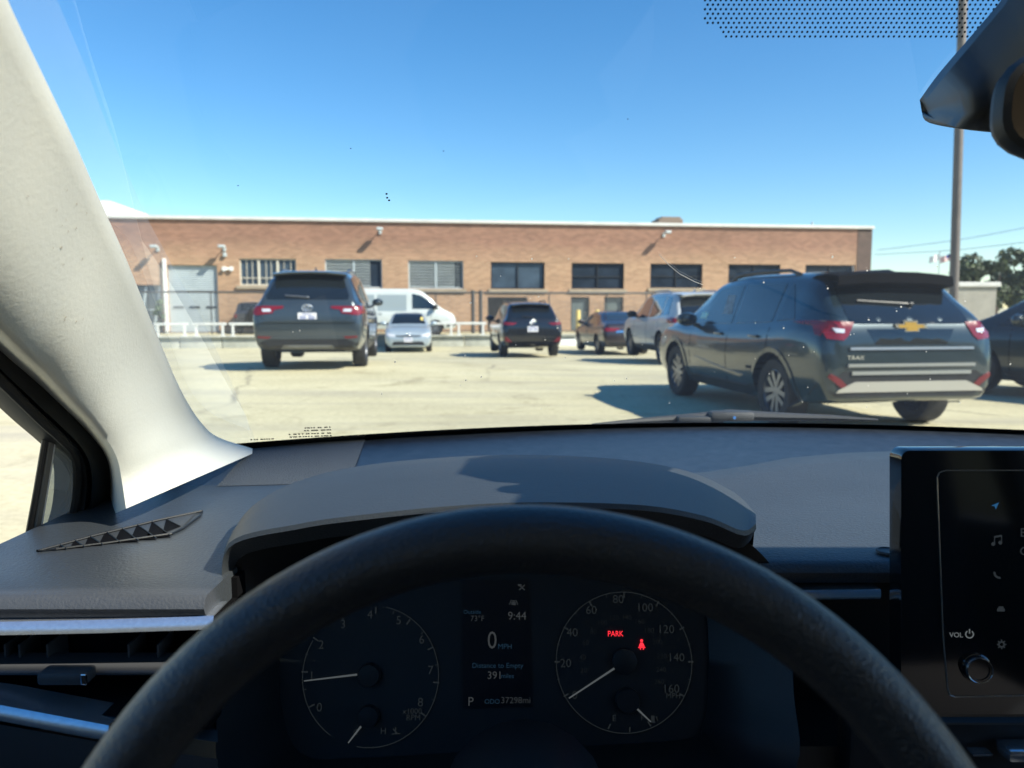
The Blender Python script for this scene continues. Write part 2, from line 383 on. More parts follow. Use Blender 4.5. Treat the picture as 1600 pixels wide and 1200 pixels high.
openings = {}   # key: photo rectangle
OP = [('w1', 374, 404, 463, 446), ('w2', 508, 405, 597, 450), ('w3', 638, 407, 724, 451), ('w4', 767, 409.5, 851, 451.5), ('w5', 893, 411, 975, 451.5), ('w6', 1016, 412, 1097.5, 450), ('w7', 1138, 413, 1219, 450), ('w8', 1258, 414, 1336, 450),
      ('roller', 263, 414, 341, 521), ('bay', 207, 445, 253, 521), ('open', 762, 464, 824, 521), ('d1', 892, 464, 921, 521), ('d2', 944, 464, 974, 521)]
for k, u0, v0, u1, v1 in OP:
    x0, zt = fac(u0, (v0 + v1) / 2)[0], fac((u0 + u1) / 2, v0)[1]; x1, zb = fac(u1, (v0 + v1) / 2)[0], fac((u0 + u1) / 2, v1)[1]
    if v1 > 515: zb = 0.02
    openings[k] = (x0, x1, zb, zt)
XL, XR = fac(-40, 340)[0], fac(1363, 362)[0]
ZR = (fac(300, 342)[1] + fac(1300, 358.5)[1]) / 2
print('roof height', ZR, fac(300, 342)[1], fac(1300, 358.5)[1], 'window tops', [round(openings[k][3], 2) for k in openings])
def build_building():
    xs = sorted({XL, XR - .86} | {a for o in openings.values() for a in o[:2]}); zs = sorted({0, ZR} | {a for o in openings.values() for a in o[2:]})
    inside = lambda x, z: any(o[0] < x < o[1] and o[2] < z < o[3] for o in openings.values())
    mb = MB()
    for i in range(len(xs) - 1):
        for j in range(len(zs) - 1):
            if not inside((xs[i] + xs[i + 1]) / 2, (zs[j] + zs[j + 1]) / 2):
                mb.add([(xs[i], 0, zs[j]), (xs[i + 1], 0, zs[j]), (xs[i + 1], 0, zs[j + 1]), (xs[i], 0, zs[j + 1])], [(0, 1, 2, 3)])
    D = .28
    for (x0, x1, z0, z1) in openings.values():
        mb.add([(x0, 0, z0), (x0, D, z0), (x0, D, z1), (x0, 0, z1), (x1, 0, z0), (x1, D, z0), (x1, D, z1), (x1, 0, z1)], [(0, 1, 2, 3), (4, 7, 6, 5), (3, 2, 6, 7), (0, 4, 5, 1)])
    B = 30
    mb.add([(XL, 0, 0), (XL, B, 0), (XL, B, ZR), (XL, 0, ZR), (XR, .6, 0), (XR, B, 0), (XR, B, ZR), (XR, .6, ZR)], [(0, 3, 2, 1), (4, 5, 6, 7), (1, 2, 6, 5)])
    mb.build('brick_wall', M['brick'], BLD)
    mb = MB(); mb.box((XR - .43, .3, ZR / 2 - .002), (.86, .64, ZR - .004)); mb.build('corner_pier', M['brick_dark'], BLD)
    mb = MB(); mb.add([(XL, .1, ZR - .3), (XR, .1, ZR - .3), (XR, B, ZR - .3), (XL, B, ZR - .3)], [(0, 1, 2, 3)]); mb.build('roof', M['stone'], BLD)
    mb = MB(); mb.box(((XL + XR) / 2, .1, ZR + .09), (XR - XL + .1, .5, .16), bev=.02); mb.build('parapet_coping', M['parapet'], BLD)
    fr, pn = M['frame_cream'], M['bldg_glass']
    for k in ('w1', 'w2', 'w3', 'w4', 'w5', 'w6', 'w7', 'w8'):
        x0, x1, z0, z1 = openings[k]; w = x1 - x0; h = z1 - z0; dark = k in ('w4', 'w5', 'w6', 'w7', 'w8')
        fm = M['black'] if dark else (M['frame_cream'] if k == 'w1' else M['louvre'])
        f = MB(); t = .06
        f.box(((x0 + x1) / 2, .14, z1 - t / 2), (w, .08, t)); f.box(((x0 + x1) / 2, .14, z0 + t / 2), (w, .08, t))
        f.box((x0 + t / 2, .14, (z0 + z1) / 2), (t, .08, h - 2 * t)); f.box((x1 - t / 2, .14, (z0 + z1) / 2), (t, .08, h - 2 * t))
        if k == 'w1':
            for q in (1 / 3, 2 / 3): f.box((x0 + w * q, .135, (z0 + z1) / 2), (.11, .09, h - 2 * t))
            for q in (.12, .22, .46, .55, .78, .9): f.box((x0 + w * q, .15, (z0 + z1) / 2), (.025, .05, h - 2 * t))
            f.box(((x0 + x1) / 2, .152, z0 + h * .28), (w - 2 * t, .05, .04))
        elif dark:
            f.box((x0 + w * .5, .14, (z0 + z1) / 2), (.05, .07, h - 2 * t))
            if k in ('w5', 'w6', 'w7'): f.box(((x0 + x1) / 2, .145, z0 + h * .48), (w - 2 * t, .05, .06))
        else: f.box((x0 + w * .5, .14, (z0 + z1) / 2), (.08, .08, h - 2 * t))
        fo = f.build('window_frame', fm, BLD)
        p = MB(); p.box(((x0 + x1) / 2, .20, (z0 + z1) / 2), (w, .02, h)); p.build('pane', M['bldg_glass_blue'] if k in ('w4', 'w1') else pn, fo)
        if k in ('w2', 'w3'):
            lv = MB(); n = 9; rot = Matrix.Rotation(rad(-38), 3, 'X'); hi = x0 + w * (.80 if k == 'w2' else .86)
            for j in range(n): lv.box(((x0 + hi) / 2, .15, z0 + t + (h - 2 * t) * (j + .5) / n), (hi - x0 - t, .10, .03), rot=rot)
            if k == 'w3':
                for j in range(n): lv.box(((hi + x1) / 2, .165, z0 + t + (h - 2 * t) * (j + .5) / n), (x1 - hi - t, .05, .012), rot=rot)
            lv.build('louvre', M['louvre'], fo)
        s = MB(); s.box(((x0 + x1) / 2, .0, z0 - .10), (w + .3, .24, .17), bev=.015); s.build('window_sill', M['sill'], BLD)
    # tall roller door
    x0, x1, z0, z1 = openings['roller']; d = MB(); n = 34
    prof = []
    for j in range(n * 2 + 1):
        prof.append((.16 if j % 2 else .185, z0 + (z1 - z0) * j / (2 * n)))
    d.grid([[(x0, y, z), (x1, y, z)] for y, z in prof])
    ro = d.build('roller_door', M['roller'], BLD)
    for q in (.18, .5, .84): hh = MB(); hh.box((x0 + (x1 - x0) * q, .15, z0 + 1.28), (.5, .03, .10)); hh.build('door_window', M['bldg_glass'], ro)
    g = MB(); g.box((x0 - .09, -.10, (z1 + .3) / 2), (.15, .14, z1 + .3), bev=.02); g.build('corner_pipe', M['white'], BLD)
    # dark loading bay at the far left
    x0, x1, z0, z1 = openings['bay']; d = MB(); d.box(((x0 + x1) / 2, .22, (z0 + z1) / 2), (x1 - x0, .03, z1 - z0)); bo = d.build('bay_door', mat('bay_door_metal', (.13, .15, .15), .35, .3, var=(1, .3)), BLD)
    d = MB()
    for q in (.33, .8): d.box((x0 + (x1 - x0) * q, .19, (z0 + z1) / 2), (.12, .03, z1 - z0 - .1), rot=Matrix.Rotation(rad(9), 3, 'Y'))
    d.box(((x0 + x1) / 2, .19, z0 + 1.15), (x1 - x0, .025, .06)); d.build('pale_bar', M['louvre'], bo)  # pale bars across the bay door, two of them slanted
    # doorways on the ground floor
    for k, m_ in (('open', M['dark']), ('d1', M['door_grey']), ('d2', M['door_grey'])):
        x0, x1, z0, z1 = openings[k]; d = MB(); d.box(((x0 + x1) / 2, .24, (z0 + z1) / 2), (x1 - x0, .03, z1 - z0)); do = d.build('door', m_, BLD)
        f = MB(); f.box((x0 + .04, .19, z1 / 2), (.08, .06, z1)); f.box((x1 - .04, .19, z1 / 2), (.08, .06, z1)); f.box(((x0 + x1) / 2, .19, z1 - .04), (x1 - x0 - .16, .06, .08)); f.build('door_frame', M['black'], do)
        if k != 'open':
            h_ = MB(); h_.box((x1 - .2, .20, 1.0), (.05, .05, .16), bev=.01); h_.build('handle', M['chrome'], do)
    # wall lamps on arms
    for u, v, kind in ((247, 388, 0), (351, 388, 1), (357, 420, 2), (594, 361, 0), (1037, 366, 0)):
        x, z = fac(u, v); a = MB()
        if kind == 2:
            for s in (-.17, .17): a.lathe([(.0, -.12), (.09, -.12), (.12, .0), (.12, .03), (0, .03)], (x + s, -.16, z), (0, -1, -.2), 14)
            a.box((x, -.05, z), (.5, .1, .12))
        else:
            a.box((x, -.04, z - .05), (.14, .08, .2), bev=.01)
            a.cyl((x, -.08, z), (x, -.55, z + .05), .025, 8)
            a.box((x, -.62, z + .05), (.3, .4, .13), bev=.03)
            if kind == 1: a.box((x + .02, -.09, z - .32), (.16, .16, .2), bev=.02)
        a.build('wall_lamp', M['louvre'] if kind != 2 else M['white'], BLD)
    # things on the roof
    x, _ = fac(1080, 350); zc = ZR - .3
    a = MB(); a.box((x, 4, zc + .65), (1.5, 1.4, .9), bev=.05); a.box((x + .05, 4, zc + 1.15), (1.2, 1.2, .16), bev=.04)
    a.build('roof_vent', mat('brown_roof_unit', (.20, .15, .11), .7), BLD)
    x, _ = fac(1312, 355); a = MB(); a.cyl((x, 3, zc), (x, 3, ZR + .7), .06, 8); a.build('roof_pipe', M['louvre'], BLD)
    x, _ = fac(315, 340); a = MB(); a.box((x, 2.5, ZR + .17), (.7, .5, .2), bev=.03); a.build('roof_hatch', M['louvre'], BLD)
    x0, _ = fac(60, 340); x1, _ = fac(178, 340)
    a = MB(); a.prism([(x0, 5, ZR - .3), (x1 + 1.4, 5, ZR - .3), (x1 + .3, 5, ZR + .35), (x0 + 1.5, 5, ZR + 1.5), (x0, 5, ZR + 1.5)], (0, 6, 0)); a.build('roof_canopy', M['white'], BLD)
build_building()

# yellow posts by the doors
def bollard(u, vt, d, lb, grp='yellow posts by the doors'):
    x, _ = fac(u, 500); p = F0 + UX * x - UY * d
    b = thing('bollard', (p.x, p.y, YARD), 0, lb, 'bollard', grp)
    zt = (CAM + ray(u, vt) * p.y).z - YARD
    mb = MB(); mb.lathe([(.0, 0), (.12, 0), (.12, zt - .06), (.1, zt - .015), (.0, zt)], (0, 0, 0), (0, 0, 1), 18); mb.build('post', M['yellow'], b, True)
    mb = MB(); mb.lathe([(.0, 0), (.2, 0), (.19, .05), (.12, .08)], (0, 0, .0), (0, 0, 1), 18); mb.build('base_collar', M['barrier'], b)
bollard(897, 484, 1.0, 'taller yellow bollard left of the grey doors')
bollard(929, 484, .6, 'shorter yellow bollard between the two grey doors')
# shrub by the white pipe
def leafy(name, centre, size, n, leaf, col, label, cat, group=None, trunk=None, seed=1, clumps=9):
    r = random.Random(seed); t = thing(name, centre, 0, label, cat, group); c = MB()
    cl = []
    for i in range(clumps):
        a = r.uniform(0, 6.28); q = r.random() ** .5
        cl.append((Vector((math.cos(a) * size[0] * q * .7, math.sin(a) * size[1] * q * .7, size[2] * (r.uniform(.25, .92)))), r.uniform(.35, .62) * min(size[0], size[2])))
    for i in range(n):
        o, rr = cl[r.randrange(clumps)]
        d = Vector((r.gauss(0, 1), r.gauss(0, 1), r.gauss(0, 1))).normalized() * rr * (.45 + .6 * r.random() ** .6); d.z *= .75
        p = o + d
        if p.z < .02: p.z = .02 + r.random() * .2
        nrm = (d.normalized() + Vector((r.gauss(0, .6), r.gauss(0, .6), r.gauss(0, .6)))).normalized()
        a = nrm.orthogonal().normalized(); b = nrm.cross(a); s = leaf * r.uniform(.6, 1.3); an = r.uniform(0, 6.28)
        a, b = a * math.cos(an) + b * math.sin(an), b * math.cos(an) - a * math.sin(an)
        c.add([p - a * s, p - b * s * .5 + nrm * s * .15, p + a * s, p + b * s * .5 + nrm * s * .15], [(0, 1, 2, 3)], r.choice((0, 0, 1)))
    m1 = mat(name + '_leaf', col, .6, var=(1.5, .35)); m2 = mat(name + '_leaf_light', tuple(min(1, x * 1.55) for x in col), .6, var=(1.5, .3))
    c.build('crown', [m1, m2], t)
    if trunk:
        tr = MB(); tr.tube([(0, 0, 0), (.05, .02, trunk[0] * .5), (0, 0, trunk[0])], [trunk[1], trunk[1] * .8, trunk[1] * .6], 9)
        for o, rr in cl: tr.tube([(0, 0, trunk[0] * .8), Vector((o.x * .45, o.y * .45, trunk[0] + (o.z - trunk[0]) * .5)), o], [trunk[1] * .5, trunk[1] * .3, .02], 6)
        tr.build('trunk', M['bark'], t)
    return t
M['bark'] = mat('bark', (.09, .065, .045), .9, var=(6, .3))
xs_, _ = fac(256, 500); p = F0 + UX * xs_ - UY * .6
leafy('shrub', (p.x, p.y, YARD), (.28, .28, 1.7), 420, .10, (.07, .11, .03), 'green shrub growing against the wall left of the white pipe', 'shrub', None, (.6, .03), 3, 6)

# chain link fence between wall and building
M['galv'] = mat('dark_fence_steel', (.10, .10, .10), .5, .5)
def mesh_wire():
    m = bpy.data.materials.new('chain_link_wire'); m.use_nodes = True; N, L = nodes_of(m)
    tc = N.new('ShaderNodeTexCoord'); mp = N.new('ShaderNodeMapping'); mp.inputs['Rotation'].default_value = (0, rad(45), 0); mp.inputs['Scale'].default_value = (9, 9, 9); L.new(tc.outputs['Object'], mp.inputs[0])
    sp = N.new('ShaderNodeSeparateXYZ'); L.new(mp.outputs[0], sp.inputs[0]); hs = []
    for ax in ('X', 'Z'):
        f = N.new('ShaderNodeMath'); f.operation = 'FRACT'; L.new(sp.outputs[ax], f.inputs[0])
        g = N.new('ShaderNodeMath'); g.operation = 'LESS_THAN'; g.inputs[1].default_value = .075; L.new(f.outputs[0], g.inputs[0]); hs.append(g)
    mx = N.new('ShaderNodeMath'); mx.operation = 'MAXIMUM'; L.new(hs[0].outputs[0], mx.inputs[0]); L.new(hs[1].outputs[0], mx.inputs[1])
    tr = N.new('ShaderNodeBsdfTransparent'); ms = N.new('ShaderNodeMixShader'); L.new(mx.outputs[0], ms.inputs[0]); L.new(tr.outputs[0], ms.inputs[1]); L.new(N['Principled BSDF'].outputs[0], ms.inputs[2])
    N['Principled BSDF'].inputs['Base Color'].default_value = (.25, .26, .26, 1); N['Principled BSDF'].inputs['Roughness'].default_value = .5
    L.new(ms.outputs[0], N['Material Output'].inputs[0]); return m
FN = F0 - UY * 2.2
FE = thing('chain_link_fence', FN, HEAD, 'dark chain link fence with a top rail standing in front of the brick building', 'fence')
def fen(u): q = on_plane(u, 480, FN, UY) - FN; return q.dot(UX)
fx0, fx1 = fen(60), fen(1250); fh = 2.02
mb = MB(); mb.cyl((fx0, 0, fh), (fx1, 0, fh), .05, 8); mb.build('top_rail', M['galv'], FE)
mb = MB(); mb.cyl((fx0, 0, .12), (fx1, 0, .12), .02, 8); mb.build('bottom_rail', M['galv'], FE)
mb = MB(); mb.add([(fx0, .02, .05), (fx1, .02, .05), (fx1, .02, fh), (fx0, .02, fh)], [(0, 1, 2, 3)]); mb.build('wire_mesh', mesh_wire(), FE)
pr = None
for u, w in ((232, .03), (330, .03), (430, .03), (530, .03), (620, .03), (681, .03), (739, .09), (751, .09), (858, .03), (948, .03), (1010, .03), (1110, .03)):
    mb = MB(); mb.cyl((fen(u), 0, 0), (fen(u), 0, fh + (.12 if w > .05 else .0)), w, 8); mb.build('post', M['galv'], FE)

# ------------------------------------------------------------------ right hand background
LP = thing('light_pole', (16.0 * .574, 16.0, gz(9.24, 16)), 0, 'tall slim brown grey light pole behind the dark teal SUV', 'light pole'); LP.rotation_euler = (0, rad(-1.5), 0)
pm = mat('weathered_pole', (.15, .13, .115), .6, .2, var=(2, .2))
mb = MB(); mb.lathe([(.088, 0), (.088, 3), (.08, 11)], (0, 0, .6), (0, 0, 1), 20); mb.build('shaft', pm, LP, True)
mb = MB(); mb.lathe([(0, 0), (.28, 0), (.28, .55), (.25, .6), (0, .6)], (0, 0, 0), (0, 0, 1), 20); mb.build('footing', M['barrier'], LP, True)
mb = MB(); mb.cyl((0, 0, 11.5), (-1.2, -.4, 11.75), .04, 8); mb.box((-1.5, -.5, 11.75), (.7, .35, .14), bev=.03); mb.build('lamp_head', pm, LP)
def far_at(u, v, Y): return CAM + ray(u, v) * Y
# low pale annex with white coping
LB = thing('low_annex', (0, 0, 0), 0, 'low grey block wall building with white coping behind the light pole', 'building')
a, b = far_at(1440, 475, 44), far_at(1556, 475, 44); zt = far_at(1530, 448, 44).z
mb = MB(); mb.box(((a.x + b.x) / 2, 46, (zt + YARD) / 2), (b.x - a.x, 4, zt - YARD)); mb.build('block_wall', mat('grey_block', (.33, .31, .26), .8, var=(1.5, .15)), LB)
mb = MB(); mb.box(((a.x + b.x) / 2, 46, zt + .13), (b.x - a.x + .3, 4.3, .26), bev=.03); mb.build('coping', M['parapet'], LB)
for k, (u, Y, sx, hz, sd, lb) in enumerate([(1514, 62, 1.9, 4.0, 5, 'rounded dark green tree beside the light pole, left of the taller trees'), (1556, 56, 1.1, 3.4, 8, 'thin green tree in the middle of the row right of the pole'),
                                            (1598, 58, 1.9, 4.6, 11, 'tallest dark tree at the right edge of the picture'), (1640, 60, 4.2, 6.0, 14, 'broad dark tree just past the right edge')][:3]):
    p = far_at(u, 480, Y)
    leafy('broadleaf_tree', (p.x, Y, YARD), (sx, sx, hz + 1.2), 2600 if k != 1 else 1300, .24, (.045, .065, .022), lb, 'tree', 'trees right of the light pole', (1.6, .16), sd, 12 if k != 1 else 8)
def flag(u, vt, Y, kind, lb):
    p = far_at(u, 480, Y); top = far_at(u, vt, Y).z - YARD
    t = thing('flag_pole', (p.x, Y, YARD), 0, lb, 'flag', None)
    mb = MB(); mb.tube([(0, 0, 0), (0, 0, top)], [.07, .045], 8); mb.lathe([(0, 0), (.09, .09), (0, .18)], (0, 0, top - .02), (0, 0, 1), 10); mb.build('pole', M['louvre'], t)
    w, h = .95, .62; n = 13; mb = MB()
    for i in range(n):
        z1 = top - .15 - h * i / n; z0 = z1 - h / n
        for j in range(6):
            x0, x1 = -w * j / 6, -w * (j + 1) / 6; y0, y1 = .12 * math.sin(j * 1.3), .12 * math.sin((j + 1) * 1.3); dz = -.05 * j; dz1 = -.05 * (j + 1)
            mi = 0 if kind == 'white' else (2 if (i < 7 and j < 3) else (0 if i % 2 else 1))
            mb.add([(x0, y0, z0 + dz), (x1, y1, z0 + dz1), (x1, y1, z1 + dz1), (x0, y0, z1 + dz)], [(0, 1, 2, 3)], mi)
    mb.build('flag_cloth', [M['white'], M['red_cloth'], M['blue_cloth']], t)
M['red_cloth'] = mat('red_cloth', (.45, .04, .04), .8); M['blue_cloth'] = mat('blue_cloth', (.03, .05, .2), .8)
flag(1481, 394, 75, 'us', 'small striped flag with a blue corner flying on its pole beside the light pole')
flag(1464, 394, 75, 'white', 'plain white flag hanging on its pole left of the striped flag')
pl = None
for (u0, v0, u1, v1, lb) in ((1370, 391, 1680, 340, 'upper thin power line rising to the right across the sky'), (1366, 398, 1680, 368, 'lower thin power line crossing the sky near the trees')):
    a, b = far_at(u0, v0, 70), far_at(u1, v1, 58); mid = (a + b) / 2 - Vector((0, 0, .25))
    mb = MB(); mb.tube(catmull([a, mid, b], 8), .022, 6); tag(mb.build('power_line', M['galv']), lb, 'cable', 'power lines')
# ------------------------------------------------------------------ vehicles
def paint(name, col, metal=.35, rough=.32, coat=1.):
    return mat(name, col, rough, metal, .5, coat, var=(1.2, .10))
def half_section(zb, zs, zt, w, wt):
    h = zs - zb; d = max(zt - zs, .01)
    P = [(0, zb), (.78 * w, zb), (.89 * w, zb + .02), (.935 * w, zb + .10 * h + .02), (.978 * w, zb + .28 * h), (.993 * w, zb + .46 * h), (w, zb + .62 * h), (.994 * w, zb + .78 * h), (.975 * w, zb + .92 * h), (.945 * w, zs)]
    for t in (.10, .35, .62, .84): P.append((.93 * w + (wt - .93 * w) * t, zs + d * t))
    P += [(wt - .02, zs + .925 * d), (wt - .07, zs + .97 * d), (wt - .16, zs + .99 * d), (wt * .5, zt + .004), (0, zt + .010)]
    return P
def make_wheel(R, tw, style, parent, pos, side, mats):
    """side -1: outer face towards -x"""
    key = ('wheel', round(R, 3), tw, style)
    o = Vector((0, 0, 0))
    if key not in make_wheel.cache:
        t = MB(); hw = tw / 2
        t.lathe([(R * .66, -hw * .92), (R * .93, -hw), (R * .985, -hw * .82), (R, -hw * .5), (R, hw * .5), (R * .985, hw * .82), (R * .93, hw), (R * .66, hw * .92)], o, (1, 0, 0), 36, closed=True)
        tyre = t.build('wheel', M['rubber'], None, True, 40); me_t = tyre.data; bpy.data.objects.remove(tyre)
        r = MB(); q = R * .68; f = -hw * .80
        r.lathe([(q, hw * .6), (q, f), (q * .93, f - .006), (q * .90, f + .02), (q * .90, hw * .5)], o, (1, 0, 0), 36, 0)
        r.lathe([(q * .92, f + .075), (0, f + .08)], o, (1, 0, 0), 24, 1)
        r.lathe([(0, f + .01), (.05, f + .012), (.065, f + .03), (.065, f + .08)], o, (1, 0, 0), 16, 0)
        ns = {'five': 5, 'six': 6, 'multi': 10}[style]
        for k in range(ns):
            a = 2 * math.pi * k / ns + .3; ca, sa = math.cos(a), math.sin(a)
            w0, w1 = (.034, .05) if style != 'multi' else (.016, .02)
            for sgn in ((-1, 1) if style == 'five' else (0,)):
                def pt(rr, off, dep): return Vector((f + dep, ca * rr - sa * off, sa * rr + ca * off))
                oo = sgn * .028; o2 = sgn * .055
                ww0, ww1 = (w0 * .6, w1 * .55) if sgn else (w0, w1)
                V = [pt(.04, oo - ww0, .012), pt(.04, oo + ww0, .012), pt(q * .92, o2 + ww1, .006), pt(q * .92, o2 - ww1, .006)]
                r.prism(V, (.03, 0, 0), 0)
        rim = r.build('rim', [M['alloy'], M['dark']], None, True, 30); me_r = rim.data; bpy.data.objects.remove(rim)
        make_wheel.cache[key] = (me_t, me_r)
    mt, mr = make_wheel.cache[key]
    a = link('wheel', mt, parent); a.location = pos; a.rotation_euler = (rng.uniform(0, 6), 0, 0 if side < 0 else math.pi)
    b = link('rim', mr, a)
    return a
make_wheel.cache = {}

class Car:
    def __init__(s, name, label, cat, x, y, head, sp, group=None, z=None):
        s.sp = sp; s.z = gz(x, y) if z is None else z
        s.root = thing(name, (x, y, s.z), head, label, cat, group)
        st = np.array(sp['st'], float); ys0 = st[:, 0]; L = ys0[-1]; s.L = L; s.st = st
        ys = sorted({round(float(v), 4) for v in ys0} | {round(float(v), 4) for v in np.linspace(0, L, 64)})
        rows = []
        for yv in ys:
            q = [float(pchip(ys0, st[:, k], yv)) for k in range(1, 6)]
            H = half_section(*q); ring = [Vector((p[0], yv, p[1])) for p in H] + [Vector((-p[0], yv, p[1])) for p in H[-2:0:-1]]
            rows.append(ring)
        mb = MB(); mb.grid(rows, 0, True); n = len(rows[0]); last = (len(rows) - 1) * n
        mb.F.append(list(range(n))[::-1]); mb.F.append([last + j for j in range(n)]); mb.I += [0, 0]
        body = mb.build('body', [sp['paint'], M['dark']], s.root, True, 38)
        yr, yf, R, tw = sp['wheels']; Wm = max(st[:, 4]); xo = Wm - tw / 2 - .035
        cut = MB()
        for yy in (yr, yf):
            for sd in (-1, 1): cut.lathe([(0, -.26), (R + .06, -.26), (R + .06, .3), (0, .3)], (sd * (Wm - .03), yy, R), (sd, 0, 0), 40, 0)
        bm = bmesh.new(); me = bpy.data.meshes.new('cut'); me.from_pydata([tuple(v) for v in cut.V], [], cut.F); bm.from_mesh(me)
        bmesh.ops.remove_doubles(bm, verts=bm.verts, dist=1e-4); bmesh.ops.recalc_face_normals(bm, faces=bm.faces); bm.to_mesh(me); bm.free()
        co = bpy.data.objects.new('cut', me); COL.objects.link(co)
        bm = bmesh.new(); bm.from_mesh(body.data); bmesh.ops.recalc_face_normals(bm, faces=bm.faces); bm.to_mesh(body.data); bm.free()
        md = body.modifiers.new('b', 'BOOLEAN'); md.operation = 'DIFFERENCE'; md.object = co; md.solver = 'EXACT'
        body.parent = None; co.location = (0, 0, 0)
        dg = bpy.context.evaluated_depsgraph_get(); nm = bpy.data.meshes.new_from_object(body.evaluated_get(dg))
        body.modifiers.clear(); body.data = nm; nm.name = 'body'; body.parent = s.root
        bpy.data.objects.remove(co)
        for p in nm.polygons:
            c = p.center
            for yy in (yr, yf):
                if math.hypot(c.y - yy, c.z - R) < R + .059 and abs(c.x) > Wm - .32 : p.material_index = 1
        nm.polygons.foreach_set('use_smooth', [True] * len(nm.polygons)); nm.set_sharp_from_angle(angle=rad(38))
        s.body = body; s.bvh = BVHTree.FromPolygons([v.co.copy() for v in nm.vertices], [list(p.vertices) for p in nm.polygons])
        for yy in (yr, yf):
            for sd in (-1, 1): make_wheel(R, tw, sp.get('rim', 'five'), s.root, (sd * xo, yy, R), sd, None)
        for yy in (yr, yf): ax = MB(); ax.cyl((-xo, yy, R * .95), (xo, yy, R * .95), .05, 10); ax.build('axle', M['black'], s.root)
        ax = MB(); ax.box((.0, yf - .2, .27), (1.0, .9, .16), bev=.03); ax.build('under_tray', M['black'], s.root)
    def iv(s, k, y): return float(pchip(s.st[:, 0], s.st[:, k], y))
    def hit(s, plane, a, b):
        if plane == 'rear': o, d = Vector((a, -3, b)), Vector((0, 1, 0))
        elif plane == 'front': o, d = Vector((a, s.L + 3, b)), Vector((0, -1, 0))
        elif plane == 'left': o, d = Vector((-4, a, b)), Vector((1, 0, 0))
        elif plane == 'right': o, d = Vector((4, a, b)), Vector((-1, 0, 0))
        else: o, d = Vector((a, b, 5)), Vector((0, 0, -1))
        h = s.bvh.ray_cast(o, d)
        if h[0] is None:
            q = {'rear': Vector((a, 0.1, b)), 'front': Vector((a, s.L - .1, b)), 'left': Vector((-s.L, a, b)), 'right': Vector((s.L, a, b)), 'top': Vector((a, b, 2))}[plane]
            h = s.bvh.find_nearest(q); return h[0], -d
        n = h[1] if h[1].dot(d) < 0 else -h[1]
        return h[0], n
    def patch(s, name, plane, poly, off, m, parent=None, size=.12, thick=None):
        bm = bmesh.new(); vs = [bm.verts.new((p[0], p[1], 0)) for p in poly]; f = bm.faces.new(vs)
        bmesh.ops.triangulate(bm, faces=[f])
        for _ in range(6):
            es = [e for e in bm.edges if e.calc_length() > size]
            if not es: break
            bmesh.ops.subdivide_edges(bm, edges=es, cuts=1, use_grid_fill=True); bmesh.ops.triangulate(bm, faces=bm.faces)
        bm.verts.ensure_lookup_table(); bm.verts.index_update()
        V, F, Nn = [], [], []
        for v in bm.verts:
            p, n = s.hit(plane, v.co.x, v.co.y); V.append(p + n * off); Nn.append(n)
        F = [[v.index for v in f.verts] for f in bm.faces]
        # side wall down into the body
        bd = [e for e in bm.edges if len(e.link_faces) == 1]; back = {}
        for e in bd:
            for v in e.verts:
                if v.index not in back: back[v.index] = len(V); V.append(V[v.index] - Nn[v.index] * (thick or off + .012))
        for e in bd:
            a, b = e.verts[0].index, e.verts[1].index; F.append([a, b, back[b], back[a]])
        bm.free()
        bm = bmesh.new(); me = bpy.data.meshes.new(name); me.from_pydata([tuple(v) for v in V], [], F); bm.from_mesh(me); bmesh.ops.recalc_face_normals(bm, faces=bm.faces)
        bm.to_mesh(me); bm.free()
        # make sure the sheet faces outward
        d = Vector({'rear': (0, -1, 0), 'front': (0, 1, 0), 'left': (-1, 0, 0), 'right': (1, 0, 0), 'top': (0, 0, 1)}[plane])
        me.update()
        if sum(p.normal.dot(d) * p.area for p in me.polygons) < 0: me.flip_normals()
        me.materials.append(m); me.polygons.foreach_set('use_smooth', [True] * len(me.polygons)); me.set_sharp_from_angle(angle=rad(30))
        return link(name, me, parent or s.root)
    def both(s, name, poly, off, m, size=.12, thick=None): return [s.patch(name, pl, poly, off, m, None, size, thick) for pl in ('left', 'right')]
    def side_windows(s, wins, m=None, lo=.035, hi=.10):
        for ya, yb, sa, sb in wins:     # y from rear to front, with slants at each end
            n = 6; bot = [(ya + (yb - ya) * k / n, s.iv(2, ya + (yb - ya) * k / n) + lo) for k in range(n + 1)]
            A, B = ya + sa, yb - sb
            top = [(A + (B - A) * k / n, max(s.iv(3, A + (B - A) * k / n) - hi, s.iv(2, A + (B - A) * k / n) + lo + .03)) for k in range(n, -1, -1)]
            s.both('side_window', bot + top, .004, m or M['glass_dark'])
    def seams(s, ys, z0=None, z1=None):
        for y in ys:
            for pl in ('left', 'right'):
                a, b = (z0 or s.iv(1, y) + .1), (z1 or s.iv(2, y) - .0)
                s.patch('door_seam', pl, [(y - .006, a), (y + .006, a), (y + .006, b), (y - .006, b)], .0015, M['dark'], size=.08, thick=.006)
    def handles(s, ys, z, m):
        for y in ys:
            for pl, sg in (('left', -1), ('right', 1)):
                p, n = s.hit(pl, y, z); mb = MB(); mb.box((p.x + sg * .018, y, z), (.035, .19, .03), bev=.012); mb.build('door_handle', m, s.root, True)
